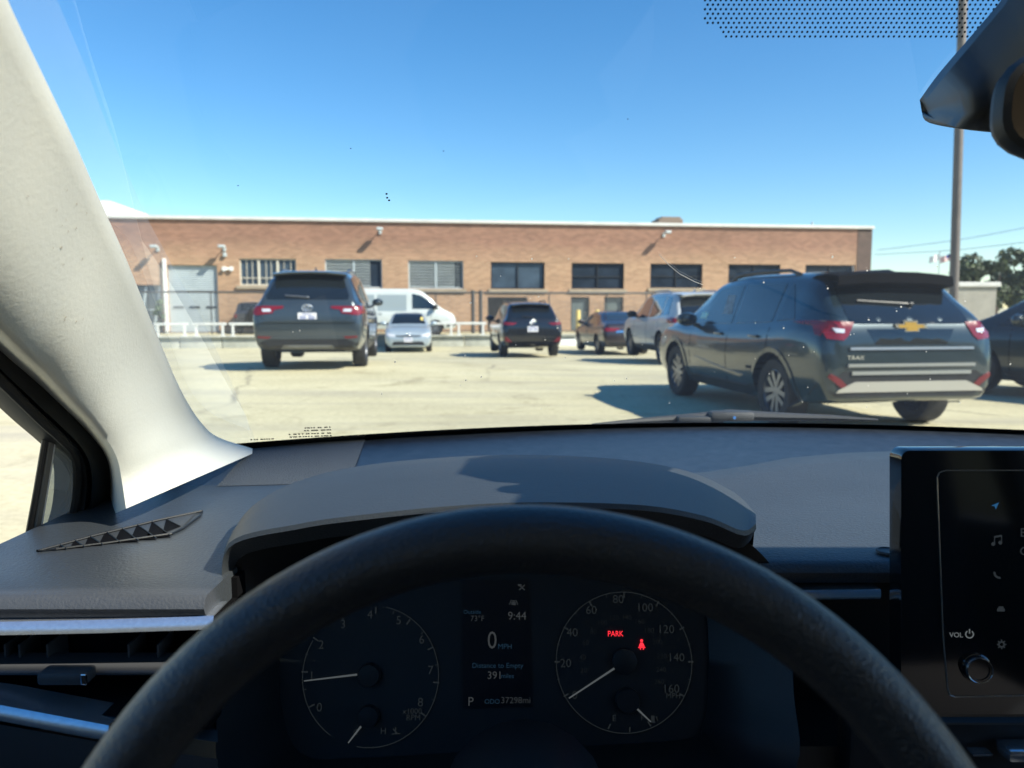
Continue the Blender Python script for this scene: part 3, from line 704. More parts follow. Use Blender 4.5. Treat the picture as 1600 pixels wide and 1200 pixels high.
    def mirrors(s, y, z, m, sc=1.):
        for pl, sg in (('left', -1), ('right', 1)):
            p, n = s.hit(pl, y, z - .06); mb = MB(); c = Vector((p.x + sg * .15 * sc, y, z + .03))
            R_ = []
            for i, (t, k) in enumerate(((-1, .1), (-.85, .75), (-.3, 1), (.3, .97), (.8, .7), (1, .15))):
                R_.append([c + Vector((sg * (.125 * sc * math.cos(a) * k), t * .075 * sc, .085 * sc * math.sin(a) * k)) for a in [2 * math.pi * j / 14 for j in range(14)]])
            mb.grid(R_, 0, True); mb.add(R_[0], [list(range(14))]); mb.add(R_[-1], [list(range(14))])
            mb.tube([p + Vector((-sg * .02, 0, .0)), p + Vector((sg * .07, 0, .03))], .028, 8)
            o = mb.build('door_mirror', m, s.root, True, 50)
            g = MB(); g.add([c + Vector((sg * .1 * sc * math.cos(a) , -.066 * sc, .065 * sc * math.sin(a))) for a in [2 * math.pi * j / 14 for j in range(14)]], [list(range(14))]); g.build('mirror_glass', M['glass_dark'], o)
    def plate(s, z, rows=True, plane='rear', x=0., dark=False):
        p, n = s.hit(plane, x, z); up = Vector((0, 0, 1)); ex = Vector((1, 0, 0)) if plane == 'rear' else Vector((-1, 0, 0))
        d = Vector((0, -1, 0)) if plane == 'rear' else Vector((0, 1, 0))
        p2, _ = s.hit(plane, x, z + .07); p3, _ = s.hit(plane, x, z - .07); yy = min(p.y, p2.y, p3.y) if plane == 'rear' else max(p.y, p2.y, p3.y)
        c = Vector((x, yy, z)) + d * .012
        mb = MB(); mb.box(c, (.315, .012, .16), bev=.004); o = mb.build('licence_plate', M['plate'], s.root)
        mb = MB()
        for k in range(7):
            if k == 3: continue
            cc = c + ex * ((k - 3) * .036) + d * .0075; mb.box(cc, (.021, .003, .062))
        mb.box(c + d * .0075 + up * .058, (.16, .003, .014)); mb.build('plate_marks', M['plate_ink'], o)
        return o
    def shark(s, y, m):
        z = s.iv(3, y); mb = MB(); mb.prism([(-.012, y - .09, z), (-.012, y + .1, z), (-.012, y - .05, z + .07), (-.012, y - .075, z + .07)], (.024, 0, 0)); mb.build('antenna_fin', m, s.root)
    def rails(s, y0, y1, xi, m, hgt=.05):
        for sg in (-1, 1):
            pts = []
            for k in range(9):
                y = y0 + (y1 - y0) * k / 8; x = sg * (s.iv(5, y) - xi); z = s.hit('top', x, y)[0].z + (hgt if 0 < k < 8 else 0); pts.append((x, y, z))
            mb = MB(); mb.tube(pts, .02, 8); mb.build('roof_rail', m, s.root, True)
    def oval_badge(s, plane, z, w, m):
        p, n = s.hit(plane, 0, z); d = -1 if plane == 'rear' else 1; mb = MB()
        def el(cx, cz, a, b, r): mb.tube([(cx + a * math.cos(t), p.y + d * .012, z + cz + b * math.sin(t)) for t in [2 * math.pi * k / 24 for k in range(24)]], r, 6, closed=True)
        el(0, 0, w, w * .66, w * .09); el(0, 0, w * .34, w * .6, w * .08); el(0, w * .3, w * .66, w * .26, w * .08)
        mb.build('round_emblem', m, s.root)
    def wiper(s, z, x0, x1, m=None):
        pts = [s.hit('rear', x0 + (x1 - x0) * k / 5, z + .006 * k)[0] + Vector((0, -.02, .01)) for k in range(6)]
        mb = MB(); mb.tube(pts, .012, 6); mb.box(pts[0], (.05, .04, .035), bev=.012); mb.build('rear_wiper', m or M['black'], s.root)
def mir(poly): return [(-x, z) for x, z in poly[::-1]]

SUV = [(0.00, .38, .70, .77, .78, .66), (0.02, .36, .80, .93, .835, .71), (0.05, .34, .90, 1.05, .865, .72), (0.10, .33, .98, 1.115, .88, .71), (0.32, .29, 1.02, 1.30, .90, .66), (0.52, .27, 1.03, 1.48, .91, .61),
       (0.70, .25, 1.02, 1.53, .915, .605), (1.2, .24, .985, 1.56, .915, .62), (2.0, .23, .955, 1.57, .915, .63), (2.75, .23, .94, 1.51, .915, .62), (3.05, .23, .94, 1.36, .91, .64), (3.45, .24, .955, 1.10, .905, .73),
       (3.62, .24, .955, 1.03, .90, .77), (4.1, .26, .90, .97, .88, .74), (4.38, .29, .80, .88, .83, .68), (4.49, .33, .72, .77, .76, .62), (4.54, .38, .64, .67, .68, .55)]
def scaled(st, sy, sz, sw, lift=0.): return [(y * sy, zb * sz + lift * .0, zs * sz, zt * sz, w * sw, wt * sw) for y, zb, zs, zt, w, wt in st]

# --- dark teal crossover, rear three quarter view, nearest on the right
def teal_suv():
    P = paint('dark_teal_paint', (.022, .038, .046), .45, .28)
    c = Car('parked_suv', 'large dark teal crossover nearest on the right, with gold badge and white striped bumper', 'car', 3.66, 7.02, rad(9.0), dict(st=SUV, wheels=(.90, 3.60, .345, .225), paint=P, rim='five'))
    c.side_windows([(.62, .98, .30, .02), (1.06, 1.92, .0, .0), (2.0, 3.28, .0, .62)], lo=.06, hi=.115)
    c.patch('rear_window', 'rear', [(-.62, 1.05), (.62, 1.05), (.53, 1.44), (-.53, 1.44)], .005, M['glass_dark'])
    sp = MB(); sp.grid([[Vector((x * k, y, z - .03 * abs(x / .6) ** 3)) for x in (-.60, -.55, -.3, 0, .3, .55, .60)] for y, z, k in ((.78, 1.558, 1.0), (.40, 1.54, 1.0), (.27, 1.52, .98), (.265, 1.43, 1.0), (.42, 1.40, 1.0))])
    sp.build('roof_spoiler', mat('matt_black_spoiler', (.005, .005, .006), .85, 0, .05), c.root, True, 40)
    # tail lamps wrap the corner: one piece on the rear face, one running forward on the side
    for sg in (-1, 1):
        A = [(.56, 1.06), (.80, 1.075), (.84, 1.02), (.82, .915), (.68, .90), (.63, .94)]
        pl = A if sg > 0 else mir(A)
        o = c.patch('tail_lamp', 'rear', pl, .010, M['red_lens'], size=.06)
        w = [(.66, 1.0), (.76, 1.01), (.74, .97), (.67, .965)]
        c.patch('reverse_lamp', 'rear', w if sg > 0 else mir(w), .014, M['white_lens'], o, size=.06)
        sd = 'right' if sg > 0 else 'left'
        c.patch('side_tail_lamp', sd, [(.10, .94), (.10, 1.06), (.26, 1.075), (.54, 1.07), (.60, 1.055), (.26, 1.035), (.17, .95)], .010, M['red_lens'], o, size=.06)
        B = [(.62, .475), (.70, .475), (.82, .57), (.80, .605), (.70, .55)]
        c.patch('bumper_reflector', 'rear', B if sg > 0 else mir(B), .012, M['red_dull'], size=.06)
    # bumper: bright bars, silver skid plate, black valance
    c.patch('lower_valance', 'rear', [(-.84, .385), (.84, .385), (.86, .50), (.66, .62), (-.66, .62), (-.86, .50)], .004, M['black'])
    bar = mat('brushed_bumper_bar', (.42, .44, .45), .3, .8)
    for z, w, h in ((.825, .62, .024), (.675, .64, .028), (.605, .60, .032)):
        c.patch('bumper_bar', 'rear', [(-w, z - h / 2), (w, z - h / 2), (w, z + h / 2), (-w, z + h / 2)], .022, bar, size=.09)
    c.patch('skid_plate', 'rear', [(-.74, .43), (.74, .43), (.72, .455), (.56, .525), (-.56, .525), (-.72, .455)], .016, mat('silver_skid_plate', (.50, .49, .45), .35, .6))
    c.patch('plate_recess', 'rear', [(-.36, .86), (.36, .86), (.44, 1.00), (-.44, 1.00)], .002, M['glass_dark'])
    # gold cross shaped badge with bright edge
    p, n = c.hit('rear', 0, 1.02); bt = [(-.13, -.01), (-.055, -.01), (-.055, -.045), (.075, -.045), (.075, -.01), (.15, -.01), (.13, .025), (.055, .025), (.055, .055), (-.075, .055), (-.075, .025), (-.15, .025)]
    mb = MB(); mb.prism([(x * 1.12, p.y - .012, 1.02 + z * 1.12) for x, z in bt], (0, .03, 0)); o = mb.build('badge', M['chrome'], c.root)
    mb = MB(); mb.prism([(x * .88, p.y - .018, 1.02 + z * .80) for x, z in bt], (0, .02, 0)); mb.build('badge_face', M['gold'], o)
    mb = MB(); p, n = c.hit('rear', -.5, .75); put_text(mb, 'TRAX', Vector((-.56, p.y - .006, .745)), Vector((1, 0, 0)), Vector((0, 0, 1)), .055, wide=1.2); mb.build('model_lettering', M['chrome'], c.root)
    mb = MB()
    c.wiper(1.22, .10, -.42); c.shark(1.05, M['black']); c.rails(1.0, 2.6, .06, M['black'], .045)
    c.seams((1.02, 1.97, 3.06)); c.handles((1.30, 2.20), .90, P); c.mirrors(2.92, 1.02, P, 1.05)
    c.both('sill_cladding', [(1.32, .235), (3.16, .235), (3.16, .34), (2.9, .36), (1.5, .36), (1.32, .40)], .012, M['black'])
    # pressed hollow low on the doors
    c.both('door_swage', [(1.50, .47), (2.0, .50), (2.92, .60), (3.02, .585), (2.9, .54), (1.6, .44)], .010, P, thick=.03)
    for yy in (.90, 3.60):
        for sg in (-1, 1):
            mb = MB(); rows = []
            for k in range(19):
                a = rad(-18) + rad(216) * k / 18; r0_, r1_ = .405, .455
                pts = []
                for r_ in (r0_, r1_):
                    y_, z_ = yy + math.cos(a) * r_, .345 + math.sin(a) * r_; z_ = max(z_, .25); q, nn = c.hit('left' if sg < 0 else 'right', yy + math.cos(a) * .46, max(.26, .345 + math.sin(a) * .46))
                    pts.append(Vector((q.x + sg * .012, y_, z_)))
                rows.append([pts[0] - Vector((sg * .10, 0, 0)), pts[0], pts[1], pts[1] - Vector((sg * .03, 0, 0))])
            mb.grid(rows); mb.build('arch_lip', P, c.root, True, 40)
    t = MB(); p, _ = c.hit('left', 2.72, 1.12); c.patch('window_sticker', 'left', [(2.78, 1.06), (3.0, 1.06), (2.98, 1.13), (2.78, 1.13)], .008, mat('pale_green_sticker', (.45, .75, .66), .4))
    c.patch('window_markings', 'left', [(2.08, 1.12), (2.32, 1.12), (2.36, 1.34), (2.16, 1.34)], .008, mat('faint_window_marker', (.14, .20, .25), .5, var=(22, .9)))
    return c
teal_suv()

# --- slate grey large family car on the left, seen from behind
def grey_suv():
    P = paint('slate_blue_paint', (.045, .062, .075), .45, .3)
    st = scaled(SUV, 1.11, 1.135, 1.055)
    c = Car('parked_suv', 'big slate grey SUV seen from behind on the left, plate below a round emblem', 'car', -3.52, 13.25, rad(6.6), dict(st=st, wheels=(1.02, 3.97, .375, .245), paint=P, rim='multi'))
    c.side_windows([(.50, 1.14, .22, .02), (1.22, 2.2, 0, 0), (2.28, 3.66, 0, .72)])
    c.patch('rear_window', 'rear', [(-.68, 1.235), (.68, 1.235), (.70, 1.30), (.56, 1.66), (-.56, 1.66), (-.70, 1.30)], .005, M['glass_dark'])
    sp = MB(); sp.grid([[Vector((x * k, y, z - .04 * abs(x / .64) ** 3)) for x in (-.64, -.58, -.3, 0, .3, .58, .64)] for y, z, k in ((.86, 1.765, 1.0), (.46, 1.745, 1.0), (.36, 1.725, .98), (.37, 1.70, .97), (.56, 1.67, .97))])
    sp.build('roof_spoiler', P, c.root, True, 40)
    for sg in (-1, 1):
        A = [(.40, 1.125), (.94, 1.125), (.94, 1.0), (.86, .965), (.58, 1.0), (.55, 1.06), (.40, 1.085)]
        o = c.patch('tail_lamp', 'rear', A if sg > 0 else mir(A), .012, M['red_lens'], size=.06)
        w = [(.62, 1.075), (.76, 1.075), (.74, 1.025), (.60, 1.03)]; c.patch('reverse_lamp', 'rear', w if sg > 0 else mir(w), .016, M['white_lens'], o, size=.06)
        c.patch('side_tail_lamp', 'right' if sg > 0 else 'left', [(.10, .99), (.10, 1.12), (.42, 1.11), (.38, 1.04)], .012, M['red_lens'], o, size=.06)
        B = [(.60, .56), (.84, .58), (.84, .61), (.60, .60)]; c.patch('bumper_reflector', 'rear', B if sg > 0 else mir(B), .012, M['red_dull'], size=.06)
    c.patch('lower_valance', 'rear', [(-.80, .35), (.80, .35), (.86, .50), (.66, .55), (-.66, .55), (-.86, .50)], .008, M['black'])
    c.patch('bumper_ledge', 'rear', [(-.66, .56), (.66, .56), (.60, .60), (-.60, .60)], .02, P, thick=.05)
    c.patch('tailgate_ledge', 'rear', [(-.82, .845), (.82, .845), (.80, .90), (-.80, .90)], .022, P, thick=.05)
    c.patch('skid_plate', 'rear', [(-.46, .40), (.46, .40), (.40, .455), (-.40, .455)], .02, mat('dull_skid', (.16, .165, .16), .4, .3))
    c.oval_badge('rear', 1.10, .085, M['chrome']); c.plate(.93)
    c.wiper(1.27, .0, -.38, M['alloy']); c.shark(1.3, P); c.rails(1.1, 3.0, .06, M['alloy'])
    c.seams((1.18, 2.24, 3.4)); c.handles((1.5, 2.5), 1.03, M['chrome']); c.mirrors(3.25, 1.18, P, .95)
    c.both('sill_cladding', [(1.5, .27), (3.45, .27), (3.45, .40), (1.5, .44)], .012, M['black'])
    for sg in (-1, 1): c.patch('pillar_trim', 'right' if sg > 0 else 'left', [(.34, 1.17), (.42, 1.17), (.66, 1.60), (.58, 1.60)], .004, M['black'])
    return c
grey_suv()

# --- black crossover in the middle distance
def black_suv():
    P = paint('black_paint', (.010, .011, .013), .2, .25)
    st = scaled(SUV, 1.03, 1.075, 1.02)
    c = Car('parked_suv', 'black SUV seen from behind in the middle of the far lot, plate below its emblem', 'car', .62, 22.9, rad(7.0), dict(st=st, wheels=(.95, 3.70, .36, .235), paint=P))
    c.side_windows([(.48, 1.04, .20, .02), (1.12, 2.02, 0, 0), (2.1, 3.40, 0, .66)])
    c.patch('rear_window', 'rear', [(-.66, 1.17), (.66, 1.17), (.54, 1.56), (-.54, 1.56)], .005, M['glass_dark'])
    sp = MB(); sp.grid([[Vector((x * k, y, z - .04 * abs(x / .6) ** 3)) for x in (-.60, -.3, 0, .3, .60)] for y, z, k in ((.8, 1.665, 1.0), (.42, 1.645, 1.0), (.31, 1.62, .98), (.32, 1.595, .97), (.5, 1.56, .97))])
    sp.build('roof_spoiler', P, c.root, True, 40)
    for sg in (-1, 1):
        A = [(.46, 1.045), (.92, 1.08), (.92, 1.0), (.60, .985)]
        o = c.patch('tail_lamp', 'rear', A if sg > 0 else mir(A), .012, M['red_lens'], size=.06)
        c.patch('side_tail_lamp', 'right' if sg > 0 else 'left', [(.10, .98), (.10, 1.07), (.42, 1.06), (.36, 1.0)], .012, M['red_lens'], o, size=.06)
        B = [(.62, .48), (.84, .50), (.82, .64), (.76, .62)]; c.patch('bumper_reflector', 'rear', B if sg > 0 else mir(B), .012, M['red_dull'], size=.06)
    c.patch('lower_valance', 'rear', [(-.80, .36), (.80, .36), (.84, .5), (-.84, .5)], .006, M['dark'])
    c.patch('bumper_ledge', 'rear', [(-.72, .60), (.72, .60), (.70, .65), (-.70, .65)], .02, P, thick=.05)
    c.oval_badge('rear', 1.075, .08, M['chrome']); c.plate(.865); c.shark(1.2, P); c.rails(1.1, 2.8, .06, M['black'])
    c.seams((1.08, 2.06, 3.2)); c.mirrors(3.05, 1.12, P, 1.1); c.wiper(1.21, 0, -.32)
    return c
black_suv()

# --- silver grey crossover half hidden behind the teal one
def silver_suv():
    P = paint('silver_grey_paint', (.52, .54, .54), .0, .35, .8)
    st = scaled(SUV, 1.03, 1.085, 1.02)
    c = Car('parked_suv', 'silver grey SUV behind the dark teal crossover, its left side and tail showing', 'car', 4.52, 17.45, rad(6.5), dict(st=st, wheels=(.95, 3.70, .365, .235), paint=P))
    c.side_windows([(.50, 1.04, .20, .02), (1.12, 2.02, 0, 0), (2.1, 3.40, 0, .66)], mat('sky_blue_side_glass', (.02, .03, .04), .03, 0, .9, 1.))
    c.patch('rear_window', 'rear', [(-.70, 1.16), (.70, 1.16), (.58, 1.57), (-.58, 1.57)], .005, M['glass_dark'])
    sp = MB(); sp.grid([[Vector((x * k, y, z - .04 * abs(x / .6) ** 3)) for x in (-.60, -.3, 0, .3, .60)] for y, z, k in ((.8, 1.68, 1.0), (.40, 1.66, 1.0), (.29, 1.64, .98), (.30, 1.61, .97), (.5, 1.57, .97))])
    sp.build('roof_spoiler', P, c.root, True, 40)
    for sg in (-1, 1):
        A = [(.50, 1.06), (.92, 1.09), (.92, .96), (.62, .97)]
        o = c.patch('tail_lamp', 'rear', A if sg > 0 else mir(A), .012, M['red_lens'], size=.06)
        c.patch('side_tail_lamp', 'right' if sg > 0 else 'left', [(.10, .95), (.10, 1.08), (.46, 1.07), (.36, .98)], .012, M['red_lens'], o, size=.06)
    c.patch('lower_valance', 'rear', [(-.80, .36), (.80, .36), (.84, .56), (-.84, .56)], .006, M['black'])
    c.both('sill_cladding', [(1.4, .255), (3.25, .255), (3.25, .38), (1.4, .42)], .012, M['black'])
    c.plate(.9); c.oval_badge('rear', 1.07, .08, M['chrome']); c.shark(1.2, P); c.rails(1.1, 2.8, .06, M['alloy']); c.seams((1.08, 2.06, 3.2)); c.handles((1.4, 2.3), .98, P); c.mirrors(3.05, 1.12, M['black'], 1.1)
    return c
silver_suv()

SEDAN = [(0.00, .40, .66, .70, .76, .64), (0.03, .34, .80, .86, .83, .70), (0.10, .30, .92, 1.00, .865, .72), (0.24, .28, .97, 1.065, .88, .73), (0.55, .26, .975, 1.09, .89, .71), (0.8, .24, .965, 1.16, .895, .68), (1.2, .22, .95, 1.34, .90, .60), (1.55, .20, .94, 1.43, .90, .575),
         (2.1, .19, .925, 1.455, .90, .58), (2.6, .19, .915, 1.43, .90, .58), (2.9, .19, .915, 1.33, .895, .60), (3.3, .20, .92, 1.08, .89, .70), (3.5, .20, .915, .98, .885, .75), (4.0, .21, .85, .91, .87, .74), (4.4, .22, .74, .80, .83, .68), (4.56, .24, .66, .71, .76, .60), (4.63, .30, .56, .60, .66, .5)]
def dark_sedan():
    P = paint('dark_plum_paint', (.040, .032, .036), .4, .28)
    c = Car('parked_sedan', 'dark sedan between the black SUV and the silver grey SUV, boot facing us', 'car', 3.88, 25.2, rad(8.5), dict(st=SEDAN, wheels=(1.0, 3.68, .325, .21), paint=P))
    c.side_windows([(1.02, 1.62, .34, .0), (1.68, 2.2, 0, 0), (2.28, 3.16, 0, .5)], lo=.03, hi=.07)
    c.patch('rear_window', 'top', [(-.56, .78), (.56, .78), (.47, 1.34), (-.47, 1.34)], .006, mat('sky_blue_rear_glass', (.02, .03, .04), .03, 0, .9, 1.))
    for sg in (-1, 1):
        A = [(.36, .90), (.85, .92), (.85, .80), (.56, .80), (.36, .85)]; o = c.patch('tail_lamp', 'rear', A if sg > 0 else mir(A), .012, M['red_lens'], size=.06)
        c.patch('side_tail_lamp', 'right' if sg > 0 else 'left', [(.05, .80), (.05, .92), (.34, .91), (.26, .82)], .012, M['red_lens'], o, size=.06)
    c.patch('boot_trim', 'rear', [(-.50, .76), (.50, .76), (.46, .82), (-.46, .82)], .02, M['chrome'])
    c.patch('lower_valance', 'rear', [(-.78, .32), (.78, .32), (.80, .44), (-.80, .44)], .006, M['black'])
    c.plate(.70); c.seams((1.64, 2.24, 3.2)); c.mirrors(2.95, 1.04, P); c.shark(1.6, P); c.handles((1.5, 2.4), .90, P)
    c.patch('windscreen', 'top', [(-.50, 2.72), (.50, 2.72), (.64, 3.36), (-.64, 3.36)], .006, M['glass_dark'])
dark_sedan()
def silver_sedan():
    P = paint('silver_blue_paint', (.34, .41, .46), .2, .3)
    hd = math.pi + rad(7); nose = Vector((-3.78, 28.0, 0)); fw = Vector((-math.sin(hd), math.cos(hd), 0)); q = nose - fw * 4.63
    c = Car('parked_sedan', 'pale silver sedan facing us beside the white van, yellow tag in its windscreen', 'car', q.x, q.y, hd, dict(st=SEDAN, wheels=(1.0, 3.68, .325, .21), paint=P), z=gz(nose.x, nose.y + 1))
    c.side_windows([(1.02, 1.62, .34, .0), (1.68, 2.2, 0, 0), (2.28, 3.16, 0, .5)], lo=.03, hi=.07)
    c.patch('windscreen', 'top', [(-.50, 2.68), (.50, 2.68), (.66, 3.38), (-.66, 3.38)], .006, M['glass_dark'])
    c.patch('rear_window', 'top', [(-.56, .78), (.56, .78), (.47, 1.34), (-.47, 1.34)], .006, M['glass_dark'])
    for sg in (-1, 1):
        A = [(.46, .66), (.78, .74), (.80, .66), (.72, .60), (.50, .59)]; c.patch('headlamp', 'front', A if sg > 0 else mir(A), .012, M['white_lens'], size=.06)
    c.patch('upper_grille', 'front', [(-.44, .60), (.44, .60), (.46, .635), (-.46, .635)], .012, M['black'])
    c.patch('lower_grille', 'front', [(-.60, .30), (.60, .30), (.52, .42), (-.52, .42)], .012, M['black'])
    c.patch('bumper_lip', 'front', [(-.64, .24), (.64, .24), (.66, .285), (-.66, .285)], .03, P, thick=.06)
    c.plate(.485, plane='front'); c.oval_badge('front', .655, .07, M['chrome']); c.mirrors(2.95, 1.02, P); c.seams((1.64, 2.24, 3.2))
    c.patch('windscreen_tag', 'top', [(-.56, 2.98), (-.46, 2.98), (-.46, 3.16), (-.56, 3.16)], .012, M['yellow'])
silver_sedan()

# --- dark car on the right edge
def edge_car():
    P = paint('dark_green_grey_paint', (.03, .042, .045), .45, .3)
    st = scaled(SUV, 1.02, .97, 1.0)
    c = Car('parked_suv', 'dark green grey car at the right edge, mostly hidden by the teal crossover', 'car', 8.95, 7.95, rad(30), dict(st=st, wheels=(.92, 3.62, .345, .225), paint=P))
    c.side_windows([(.48, 1.0, .20, .02), (1.08, 1.98, 0, 0), (2.06, 3.34, 0, .64)])
    c.patch('rear_window', 'rear', [(-.64, 1.05), (.64, 1.05), (.54, 1.42), (-.54, 1.42)], .005, M['glass_dark'])
    for sg in (-1, 1):
        A = [(.56, .95), (.9, .97), (.9, .80), (.66, .80)]; o = c.patch('tail_lamp', 'rear', A if sg > 0 else mir(A), .012, M['red_lens'], size=.06)
        c.patch('side_tail_lamp', 'right' if sg > 0 else 'left', [(.10, .80), (.10, .95), (.42, .95), (.36, .84)], .012, M['red_lens'], o, size=.06)
    c.patch('lower_valance', 'rear', [(-.80, .32), (.80, .32), (.84, .50), (-.84, .50)], .006, M['black']); c.plate(.78); c.shark(1.1, P); c.rails(1.0, 2.7, .06, M['black']); c.seams((1.04, 2.02, 3.12)); c.handles((1.3, 2.3), .88, P); c.mirrors(2.98, 1.0, P)
    c.both('sill_cladding', [(1.34, .23), (3.2, .23), (3.2, .35), (1.34, .38)], .012, M['black'])
edge_car()

# --- dark upright off roader with a spare wheel, behind the rails on the left
def spare_car():
    P = paint('dark_blue_paint', (.035, .042, .06), .3, .35)
    st = [(0.0, .45, .98, 1.0, .80, .78), (.05, .40, 1.0, 1.06, .86, .78), (.12, .38, 1.02, 1.18, .88, .74), (.30, .36, 1.02, 1.50, .89, .70), (.42, .36, 1.02, 1.54, .89, .70), (2.2, .36, 1.0, 1.55, .89, .70), (2.6, .36, 1.0, 1.48, .89, .69), (2.9, .36, 1.0, 1.10, .88, .72), (3.1, .36, .98, 1.04, .86, .76), (4.0, .38, .95, 1.0, .84, .74), (4.1, .42, .8, .85, .78, .7)]
    p = far_at(394, 500, 37.2)
    c = Car('parked_offroader', 'dark upright car with a spare wheel on its tail, behind the white rails', 'car', p.x, 37.2, rad(7.6), dict(st=st, wheels=(.75, 3.3, .36, .24), paint=P), z=YARD)
    c.side_windows([(.42, 1.0, .06, 0), (1.1, 1.9, 0, 0), (2.0, 2.8, 0, .22)], lo=.05, hi=.09)
    c.patch('rear_window', 'rear', [(-.60, 1.14), (.60, 1.14), (.56, 1.44), (-.56, 1.44)], .005, M['glass_dark'])
    mb = MB(); mb.lathe([(0, -.2), (.24, -.2), (.33, -.18), (.35, -.1), (.34, 0.02), (0, .02)], (.12, 0, .88), (0, 1, 0), 28); mb.build('spare_wheel', M['rubber'], c.root, True)
    for sg in (-1, 1):
        A = [(.70, .78), (.86, .78), (.86, .98), (.70, .98)]; c.patch('tail_lamp', 'rear', A if sg > 0 else mir(A), .015, M['red_lens'], size=.06)
    mb = MB(); mb.box((0, -.05, .46), (1.5, .16, .2), bev=.04); mb.build('rear_bumper', M['black'], c.root, True); c.mirrors(2.6, 1.12, M['black'])
spare_car()

# --- white panel van in profile
def van():
    P = mat('white_van_paint', (.50, .54, .53), .35, 0, .5, .5, var=(1.5, .05))
    st = [(0, .42, 1.05, 1.9, .86, .70), (.04, .38, 1.10, 2.02, .90, .76), (.2, .34, 1.12, 2.10, .92, .79), (1.2, .30, 1.12, 2.14, .93, .80), (3.2, .30, 1.12, 2.14, .93, .80), (3.75, .30, 1.12, 2.08, .93, .78), (4.05, .30, 1.12, 1.92, .925, .76), (4.6, .30, 1.10, 1.42, .915, .74), (4.85, .30, 1.06, 1.22, .90, .76), (5.1, .31, .98, 1.10, .87, .72), (5.34, .34, .84, .95, .80, .64), (5.44, .40, .70, .76, .70, .56)]
    tip = far_at(711, 515, 36.2); hd = rad(-90) + HEAD; fw = Vector((-math.sin(hd), math.cos(hd), 0)); q = tip - fw * 5.44
    c = Car('parked_van', 'white panel van in profile facing right, behind the pale silver sedan', 'van', q.x, q.y, hd, dict(st=st, wheels=(.95, 4.50, .335, .22), paint=P), z=YARD)
    c.side_windows([(3.45, 4.68, .0, .58)], lo=.10, hi=.22)
    c.both('side_panel', [(1.9, 1.12), (3.2, 1.12), (3.2, 1.86), (1.9, 1.86)], .010, mat('van_side_panel', (.27, .32, .34), .2, 0, .5, .5), thick=.02)
    c.both('rear_side_panel', [(.35, 1.12), (1.75, 1.12), (1.75, 1.86), (.35, 1.86)], .010, bpy.data.materials['van_side_panel'], thick=.02)
    c.patch('windscreen', 'top', [(-.66, 4.04), (.66, 4.04), (.72, 4.68), (-.72, 4.68)], .006, M['glass_dark'])
    for pl in ('left', 'right'): c.patch('headlamp', pl, [(4.98, .80), (5.28, .74), (5.26, .88), (5.02, .98)], .012, M['white_lens'], size=.06)
    c.both('side_bumper', [(5.0, .42), (5.42, .46), (5.40, .60), (5.05, .58)], .012, M['black']); c.both('side_rub_strip', [(1.3, .52), (4.0, .52), (4.0, .60), (1.3, .60)], .014, M['black'])
    c.seams((1.82, 3.32, 4.3)); c.handles((2.0, 3.5), 1.0, M['black']); c.mirrors(4.5, 1.28, M['black'], 1.4)
van()
# ------------------------------------------------------------------ the car we sit in
OWN = thing('driven_car', (0, 0, 0), 0, 'car we sit in: grey dashboard, black steering wheel, instruments, cream windscreen pillar', 'car')
M['pad'] = mat('soft_dash_pad', (.051, .058, .066), .42, 0, .5, bump=('noise', 380, .45, .0016), var=(5, .12), bump2=('noise', 1100, .2, .001))
M['front_pad'] = mat('smooth_front_panel', (.024, .032, .046), .38, 0, .6, bump=('noise', 700, .28, .001), var=(60, .35))
M['hood_pad'] = mat('binnacle_skin', (.043, .049, .055), .5, 0, .5, bump=('noise', 480, .32, .0014), var=(6, .08))
M['lower_pad'] = mat('lower_dash_plastic', (.05, .054, .058), .55, bump=('noise', 800, .2, .001))
M['interior_black'] = mat('cabin_black', (.010, .0115, .013), .5, bump=('noise', 600, .15, .001))
M['leather'] = mat('black_leather', (.014, .016, .019), .36, 0, .7, bump=('noise', 640, .6, .0013))
M['cream'] = mat('cream_pillar_trim', (.84, .82, .71), .6, 0, .3, bump=('noise', 240, .16, .0016), bump2=('noise', 600, .10, .0006), var=(7, .03))
M['satin'] = mat('satin_silver_trim', (.55, .60, .66), .22, .85, var=(300, .12))
M['gloss_black'] = mat('gloss_black', (.006, .007, .008), .07, 0, .5, .6)
M['screen'] = mat('screen_glass', (.004, .005, .006), .05, 0, .5, .5)
M['dial'] = mat('dial_face', (.010, .014, .017), .5)
M['display'] = mat('display_face', (.005, .006, .010), .35)
def glow(n, c, s): return mat(n, (.02, .02, .02), .5, emit=(c, s))
M['ink'] = glow('dial_lettering', (.62, .74, .78), .011); M['ink_dim'] = glow('dim_lettering', (.5, .6, .65), .006); M['needle'] = glow('needle_white', (.75, .85, .88), .05)
M['ink_white'] = glow('display_white', (.75, .82, .85), .024); M['ink_blue'] = glow('display_blue', (.12, .34, .62), .035); M['red_glow'] = glow('red_warning', (1, .03, .05), .75)
M['ink_scr'] = glow('screen_lettering', (.7, .78, .8), .10); M['ink_scr_dim'] = glow('screen_icons', (.5, .6, .66), .02); M['ink_scr_blue'] = glow('screen_arrow', (.06, .35, .8), .12)
Z = Vector((0, 0, 1)); X = Vector((1, 0, 0))
XC = .36
def glass_yb(x): return 1.37 - .27 * ((x - XC) / .80) ** 2
def glass_pt(s, t):
    hw = .86 - .15 * t; x = XC + s * hw; yb = 1.37 - .26 * s * s; yt = .50 - .19 * s * s
    return Vector((x, yb + (yt - yb) * t, .975 + .50 * t + .022 * math.sin(math.pi * t)))
